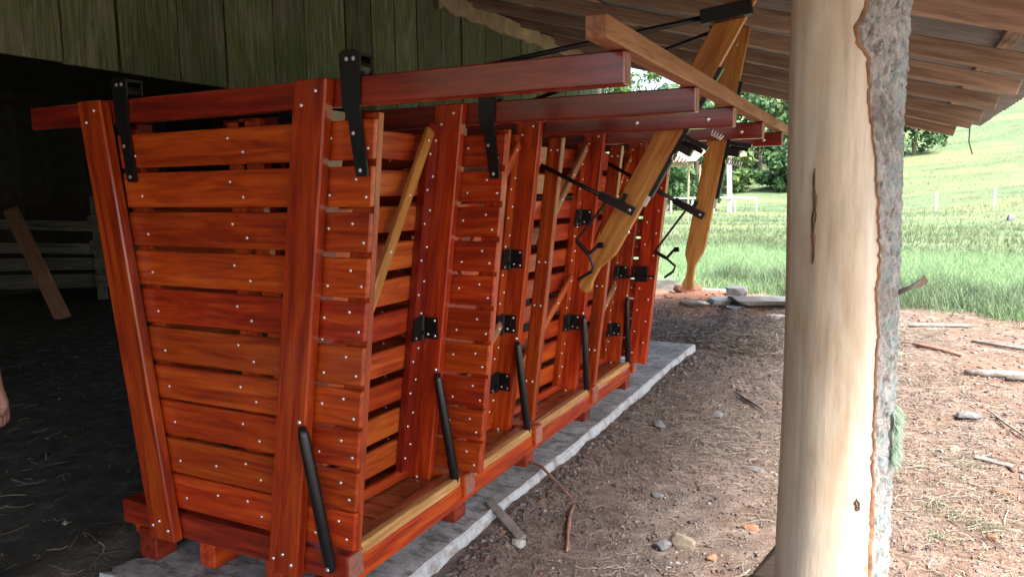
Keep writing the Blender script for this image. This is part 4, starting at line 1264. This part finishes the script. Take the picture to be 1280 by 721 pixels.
# ------------------------------------------------------------------ far things
def tree(x, y, H, R, label, mat='leaves', n=1900, trunk_h=0.1, leaf=0.30, group='trees on the hillside'):
    z = hz(x, y) - 0.1
    root = empty('tree', (x, y, z), label, 'tree', group)
    j = Join()
    j.tube([(x, y, z), (x + .1, y, z + H * .35), (x - .05, y + .1, z + H * .8)], [0.035 * H, 0.024 * H, 0.006 * H], 7)
    for k in range(5):
        a = random.uniform(0, 6.28); b = random.uniform(.3, .6)
        j.tube([(x, y, z + H * b), (x + math.cos(a) * R * .75, y + math.sin(a) * R * .75, z + H * (b + .22))], [0.014 * H, 0.004 * H], 5)
    j.build('trunk', 'trunkbark', root)
    C_, S_ = [], []
    for k in range(26):
        a = random.uniform(0, 6.28); u = random.random() ** .5; q = random.random()
        rr = R * u * (1.0 - .55 * abs(q - .4))
        C_.append((x + math.cos(a) * rr, y + math.sin(a) * rr, z + H * (trunk_h + (1 - trunk_h) * q * .95))); S_.append(R * random.uniform(.20, .38))
    C_ = np.array(C_); S_ = np.array(S_)
    k = rng.integers(0, len(C_), n)
    d = rng.normal(0, 1, (n, 3)); d /= np.linalg.norm(d, axis=1)[:, None]
    p = C_[k] + d * (S_[k] * rng.uniform(.55, 1.05, n))[:, None] * np.array([1, 1, .8])
    u = rng.normal(0, 1, (n, 3)); u /= np.linalg.norm(u, axis=1)[:, None]
    w = np.cross(u, d); w /= np.linalg.norm(w, axis=1)[:, None] + 1e-6
    l = leaf * rng.uniform(.6, 1.4, n)[:, None]
    V = np.stack([p - u * l, p + w * l * .5, p + u * l, p - w * l * .5], 1).reshape(-1, 3)
    F = np.arange(n * 4).reshape(-1, 4)
    np_obj('crown', V, F, mat, root)
tr = [(-17.6, 99, 11.5, 4.2, 'leaves', 'tall dark tree behind the left of the hillside wood'),
      (-12.0, 101, 12.0, 4.2, 'leaves', 'tall dark tree at the back above the tie beam'),
      (-7.6, 102, 12.0, 4.2, 'leaves2', 'tall pale tree at the back left of the log post'),
      (-3.4, 104, 11.5, 4.2, 'leaves', 'tall dark tree at the back hidden by the log post'),
      (-22.8, 97, 12.0, 4.3, 'leaves', 'tall dark tree at the back left of the levers'),
      (-13.9, 51.5, 9.6, 2.7, 'leaves', 'leafy tree rising behind the open shelter'),
      (-14.2, 80, 4.4, 2.4, 'leaves2', 'low pale tree behind the second lever'),
      (-4.4, 80, 4.2, 2.3, 'leaves', 'low dark tree at the left edge of the log post'),
      (-19.0, 84, 9.0, 3.4, 'leaves', 'tall dark tree at the left end of the hillside wood'),
      (-15.8, 88, 10.0, 3.6, 'leaves2', 'paler tree beside the tall dark tree on the hillside'),
      (-12.6, 86, 9.5, 3.3, 'leaves', 'dark round tree seen just above the tie beam'),
      (-10.4, 90, 10.5, 3.5, 'leaves2', 'pale leafy tree behind the ends of the head beams'),
      (-8.0, 88, 9.5, 3.4, 'leaves2', 'pale tree close to the left edge of the log post'),
      (-5.2, 92, 10, 3.8, 'leaves', 'dark tree mostly hidden behind the log post'),
      (-1.4, 95, 9, 3.6, 'leaves', 'dark tree behind the top of the log post'),
      (2.6, 97, 7.2, 3.2, 'leaves', 'dark tree just right of the log post under the eave'),
      (-22.0, 80, 8.5, 3.2, 'leaves', 'dark tree behind the head of the far gate'),
      (-6.8, 78, 4.6, 2.4, 'leaves', 'low dark tree below the last head beam'),
      (-9.6, 79, 4.4, 2.3, 'leaves', 'low dark tree behind the white concrete pole'),
      (-26.5, 86, 14.5, 4.6, 'leaves2', 'broad pale tree seen in the gap beneath the tie beam'),
      (-32.0, 90, 15.0, 5.0, 'leaves', 'broad dark tree behind the near end of the tie beam'),
      (-38.5, 90, 15.0, 5.2, 'leaves', 'broad dark tree far left behind the barn roof'),
      (36.0, 150, 9, 4.5, 'leaves', 'dark far tree under the eave at the right edge'),
      (29.0, 158, 8, 4.0, 'leaves', 'far dark tree on the upper slope right of the eave')]
for (x, y, H, R, m_, lab) in tr:
    tree(x, y, H, R, lab, m_)
for (x, y, H, R, lab) in ((-15.2, 58, 2.6, 1.5, 'dense green bush behind the white rail fence'), (-13.2, 60, 2.9, 1.6, 'dense green bush right beside its twin behind the lever')):
    tree(x, y, H, R, lab, 'leaves', 1400, 0.02, 0.17, 'bushes behind the white fence')

# white rail fence, concrete pole, open shelter
wf = empty('rail_fence', (-11, 51, 0), 'white rail fence on the pasture seen behind the second lever', 'fence')
def gnd(x, y): return hz(x, y)
xs = [-14.2, -12.9, -11.6, -10.3, -9.0, -7.7]
for x in xs:
    yy = 50 + (x + 12.5) * .42
    board('post', (x, yy, gnd(x, yy) - .1), (x, yy, gnd(x, yy) + 1.05), 0.10, 0.10, (1, 0, 0), 'white', wf, 0.01)
for a, b in zip(xs[:-1], xs[1:]):
    ya, yb = 50 + (a + 12.5) * .42 - .07, 50 + (b + 12.5) * .42 - .07
    board('rail', (a, ya, gnd(a, ya) + 1.0), (b, yb, gnd(b, yb) + 1.0), 0.11, 0.04, (0, 0, 1), 'white', wf, 0.004)
up = empty('concrete_pole', (-9.35, 51.5, 0), 'white concrete pole with a short crossarm on the pasture', 'pole')
board('shaft', (-9.35, 51.5, -.1), (-9.50, 51.6, 4.0), 0.30, 0.28, (1, 0, 0), 'white', up, 0.02)
board('crossarm', (-9.75, 51.4, 3.72), (-8.35, 51.4, 3.78), 0.22, 0.16, (0, 0, 1), 'shelter', up, 0.01)
for k in range(3):
    tube('insulator', [(-9.4 + k * .42, 51.4, 3.86), (-9.4 + k * .42, 51.4, 3.98), (-9.4 + k * .42, 51.4, 4.12)], [0.07, 0.1, 0.05], 'white', up, 8)
for (x, y, k) in ((3.05, 57.8, 'near'), (6.6, 60.0, 'right')):
    pp = board('fence_post', (x, y, hz(x, y) - .2), (x, y, hz(x, y) + 1.25), 0.16, 0.14, (1, 0, 0), 'white', None, 0.01)
    tag(pp, 'white pasture post standing nearer the log post' if k == 'near' else 'white pasture post standing nearer the right edge', 'fence post', 'pasture posts')
sh = empty('open_shelter', (-10.6, 40, 0), 'small open shelter with tan plank roof seen between the levers', 'shelter')
zg = hz(-10.6, 40)
for (x, y) in ((-12.2, 39), (-9.2, 39), (-12.2, 41.6), (-9.2, 41.6)):
    board('post', (x, y, zg - .1), (x, y, zg + 3.1), 0.08, 0.08, (1, 0, 0), 'shelter', sh, 0.01)
for k in range(9):
    y0 = 38.4 + k * .42
    board('roof_plank', (-12.8, y0, zg + 3.15 + k * .10), (-8.7, y0 + .05, zg + 3.25 + k * .10 + random.uniform(-.04, .04)), 0.40, 0.05, (0, 1, .25), 'shelter', sh, 0.01)
board('front_beam', (-12.5, 38.7, zg + 3.02), (-8.9, 38.7, zg + 3.05), 0.2, 0.1, (0, 0, 1), 'shelter', sh, 0.01)
stone(5.9, 46.5, 0.3, 0.28, 0.22, 'greystone', 'grey stone lying out on the pasture at right', 77)
# loose wire hanging from the eave
w_ = tube('wire', [(0.70, 8.6, 2.15), (0.70, 8.6, 2.02), (0.735, 8.6, 1.90)], 0.006, 'black', None, 6)
tag(w_, 'short dark wire hanging from a rafter end at the eave', 'wire')

# ------------------------------------------------------------------ person at the left edge (only the hanging hand is in view)
MT['skin'] = plain('skin', (0.20, 0.10, 0.078), (0.26, 0.14, 0.11), 18, 0.55, 0.12)
MT['shirt'] = plain('shirt cloth', (0.05, 0.06, 0.09), (0.08, 0.09, 0.13), 30, 0.9, 0.3)
MT['trousers'] = plain('trouser cloth', (0.05, 0.05, 0.055), (0.09, 0.09, 0.095), 30, 0.9, 0.3)
MT['boots'] = plain('boot leather', (0.03, 0.025, 0.02), (0.06, 0.05, 0.04), 20, 0.6, 0.3)
MT['hair'] = plain('dark hair', (0.015, 0.012, 0.010), (0.04, 0.03, 0.025), 60, 0.6, 0.4)
def person(cx, cy):
    fw = Vector((-0.446, 0.895, 0)); rt = Vector((0.895, 0.446, 0))
    z0 = hz(cx, cy)
    W = lambda r, f, z: Vector((cx, cy, z0)) + rt * r + fw * f + Vector((0, 0, z))
    P, E, R = [], [], []
    def add(p, r, link_to=None):
        P.append(p); R.append(r)
        if link_to is not None: E.append((link_to, len(P) - 1))
        return len(P) - 1
    pel = add(W(0, 0, .98), (.155, .115))
    sp = add(W(0, 0, 1.14), (.145, .10), pel); ch = add(W(0, -.01, 1.32), (.165, .11), sp)
    nb = add(W(0, -.01, 1.46), (.08, .07), ch); nk = add(W(0, .0, 1.52), (.056, .056), nb)
    hd = add(W(0, .025, 1.60), (.074, .090), nk); ht = add(W(0, .015, 1.685), (.066, .082), hd)
    for s in (1, -1):
        hip = add(W(.085 * s, 0, .90), (.088, .09), pel)
        kn = add(W(.10 * s, .015, .50), (.058, .06), hip); cf = add(W(.105 * s, -.01, .36), (.055, .058), kn)
        an = add(W(.11 * s, -.015, .09), (.036, .04), cf); he = add(W(.112 * s, .0, .04), (.042, .038), an)
        add(W(.12 * s, .16, .028), (.040, .026), he)
        sh = add(W(.165 * s, -.01, 1.42), (.062, .062), ch); ua = add(W(.205 * s, -.015, 1.27), (.048, .05), sh)
        el = add(W(.235 * s, -.02, 1.13), (.039, .041), ua); fa = add(W(.248 * s, .0, 1.03), (.038, .040), el)
        wr = add(W(.255 * s, .02, .905), (.024, .029), fa); pm = add(W(.258 * s, .025, .855), (.019, .038), wr)
        pk = add(W(.262 * s, .025, .825), (.016, .036), pm)
        for k, ln in enumerate((0.85, 1.0, .95, .78)):
            o = .025 + .030 - .0205 * k
            a = add(W(.266 * s, o, .808), (.0095, .0095), pk)
            b = add(W((.262) * s, o + .002, .808 - .040 * ln), (.0088, .0088), a)
            c = add(W((.232) * s, o + .002, .808 - .052 * ln), (.0082, .0082), b)
            add(W((.222) * s, o, .808 - .030 * ln), (.0075, .0075), c)
        t1 = add(W(.246 * s, .060, .850), (.012, .012), pm)
        t2 = add(W(.236 * s, .072, .820), (.0105, .0105), t1); add(W(.230 * s, .068, .792), (.009, .009), t2)
    me = bpy.data.meshes.new('body'); me.from_pydata([tuple(p) for p in P], E, []); me.update()
    tmp = bpy.data.objects.new('body_tmp', me); COL.objects.link(tmp)
    m = tmp.modifiers.new('skin', 'SKIN'); m.use_smooth_shade = True
    for k, d in enumerate(me.skin_vertices[0].data):
        d.radius = R[k]; d.use_root = (k == 0)
    ss = tmp.modifiers.new('sub', 'SUBSURF'); ss.levels = 2; ss.render_levels = 2
    dg = bpy.context.evaluated_depsgraph_get()
    bm = bmesh.new(); bm.from_object(tmp, dg)
    # face: brow, nose and ears drawn out of the continuous surface
    hc = W(0, .025, 1.60)
    for v in bm.verts:
        q = v.co - hc; r_, f_, u_ = q.dot(rt), q.dot(fw), q.z
        if f_ > .04:
            v.co += fw * 0.022 * math.exp(-(r_ / .012) ** 2 - ((u_ - .005) / .018) ** 2)
            for sgn in (1, -1): v.co -= fw * 0.010 * math.exp(-((r_ - .03 * sgn) / .014) ** 2 - ((u_ - .03) / .012) ** 2)
            v.co -= fw * 0.006 * math.exp(-(r_ / .025) ** 2 - ((u_ + .035) / .005) ** 2)
        elif abs(r_) > .05:
            v.co += rt * math.copysign(0.018, r_) * math.exp(-((f_ + .005) / .014) ** 2 - ((u_ - .01) / .022) ** 2)
    out = bpy.data.meshes.new('person')
    for f in bm.faces:
        c = f.calc_center_median() - Vector((cx, cy, z0)); r_ = abs(c.dot(rt)); z = c.z
        f.material_index = 3 if z < .12 else (0 if (r_ > .195 and z < 1.22) or z > 1.475 else (1 if z > .97 else 2)); f.smooth = True
    bm.to_mesh(out); bm.free()
    bpy.data.objects.remove(tmp)
    for k in ('skin', 'shirt', 'trousers', 'boots'): out.materials.append(MT[k])
    o = link(bpy.data.objects.new('person', out))
    tag(o, 'person at the left edge with bare forearm and loosely closed hand hanging', 'person')
    bm = bmesh.new(); bmesh.ops.create_uvsphere(bm, u_segments=20, v_segments=12, radius=1.0)
    for v in list(bm.verts):
        q = v.co.copy()
        v.co = W(0, .012, 1.635) + rt * q.x * .086 + fw * q.y * .100 + Vector((0, 0, q.z * .088))
        v.co += v.normal * random.uniform(-.003, .003)
    bmesh.ops.delete(bm, geom=[v for v in bm.verts if (v.co - W(0, .012, 1.635)).dot(fw) > .02 and v.co.z - z0 < 1.675 or v.co.z - z0 < 1.575], context='VERTS')
    hm = bpy.data.meshes.new('hair'); bm.to_mesh(hm); bm.free(); hm.materials.append(MT['hair'])
    link(bpy.data.objects.new('hair', hm), o)
person(-3.222, 1.458)
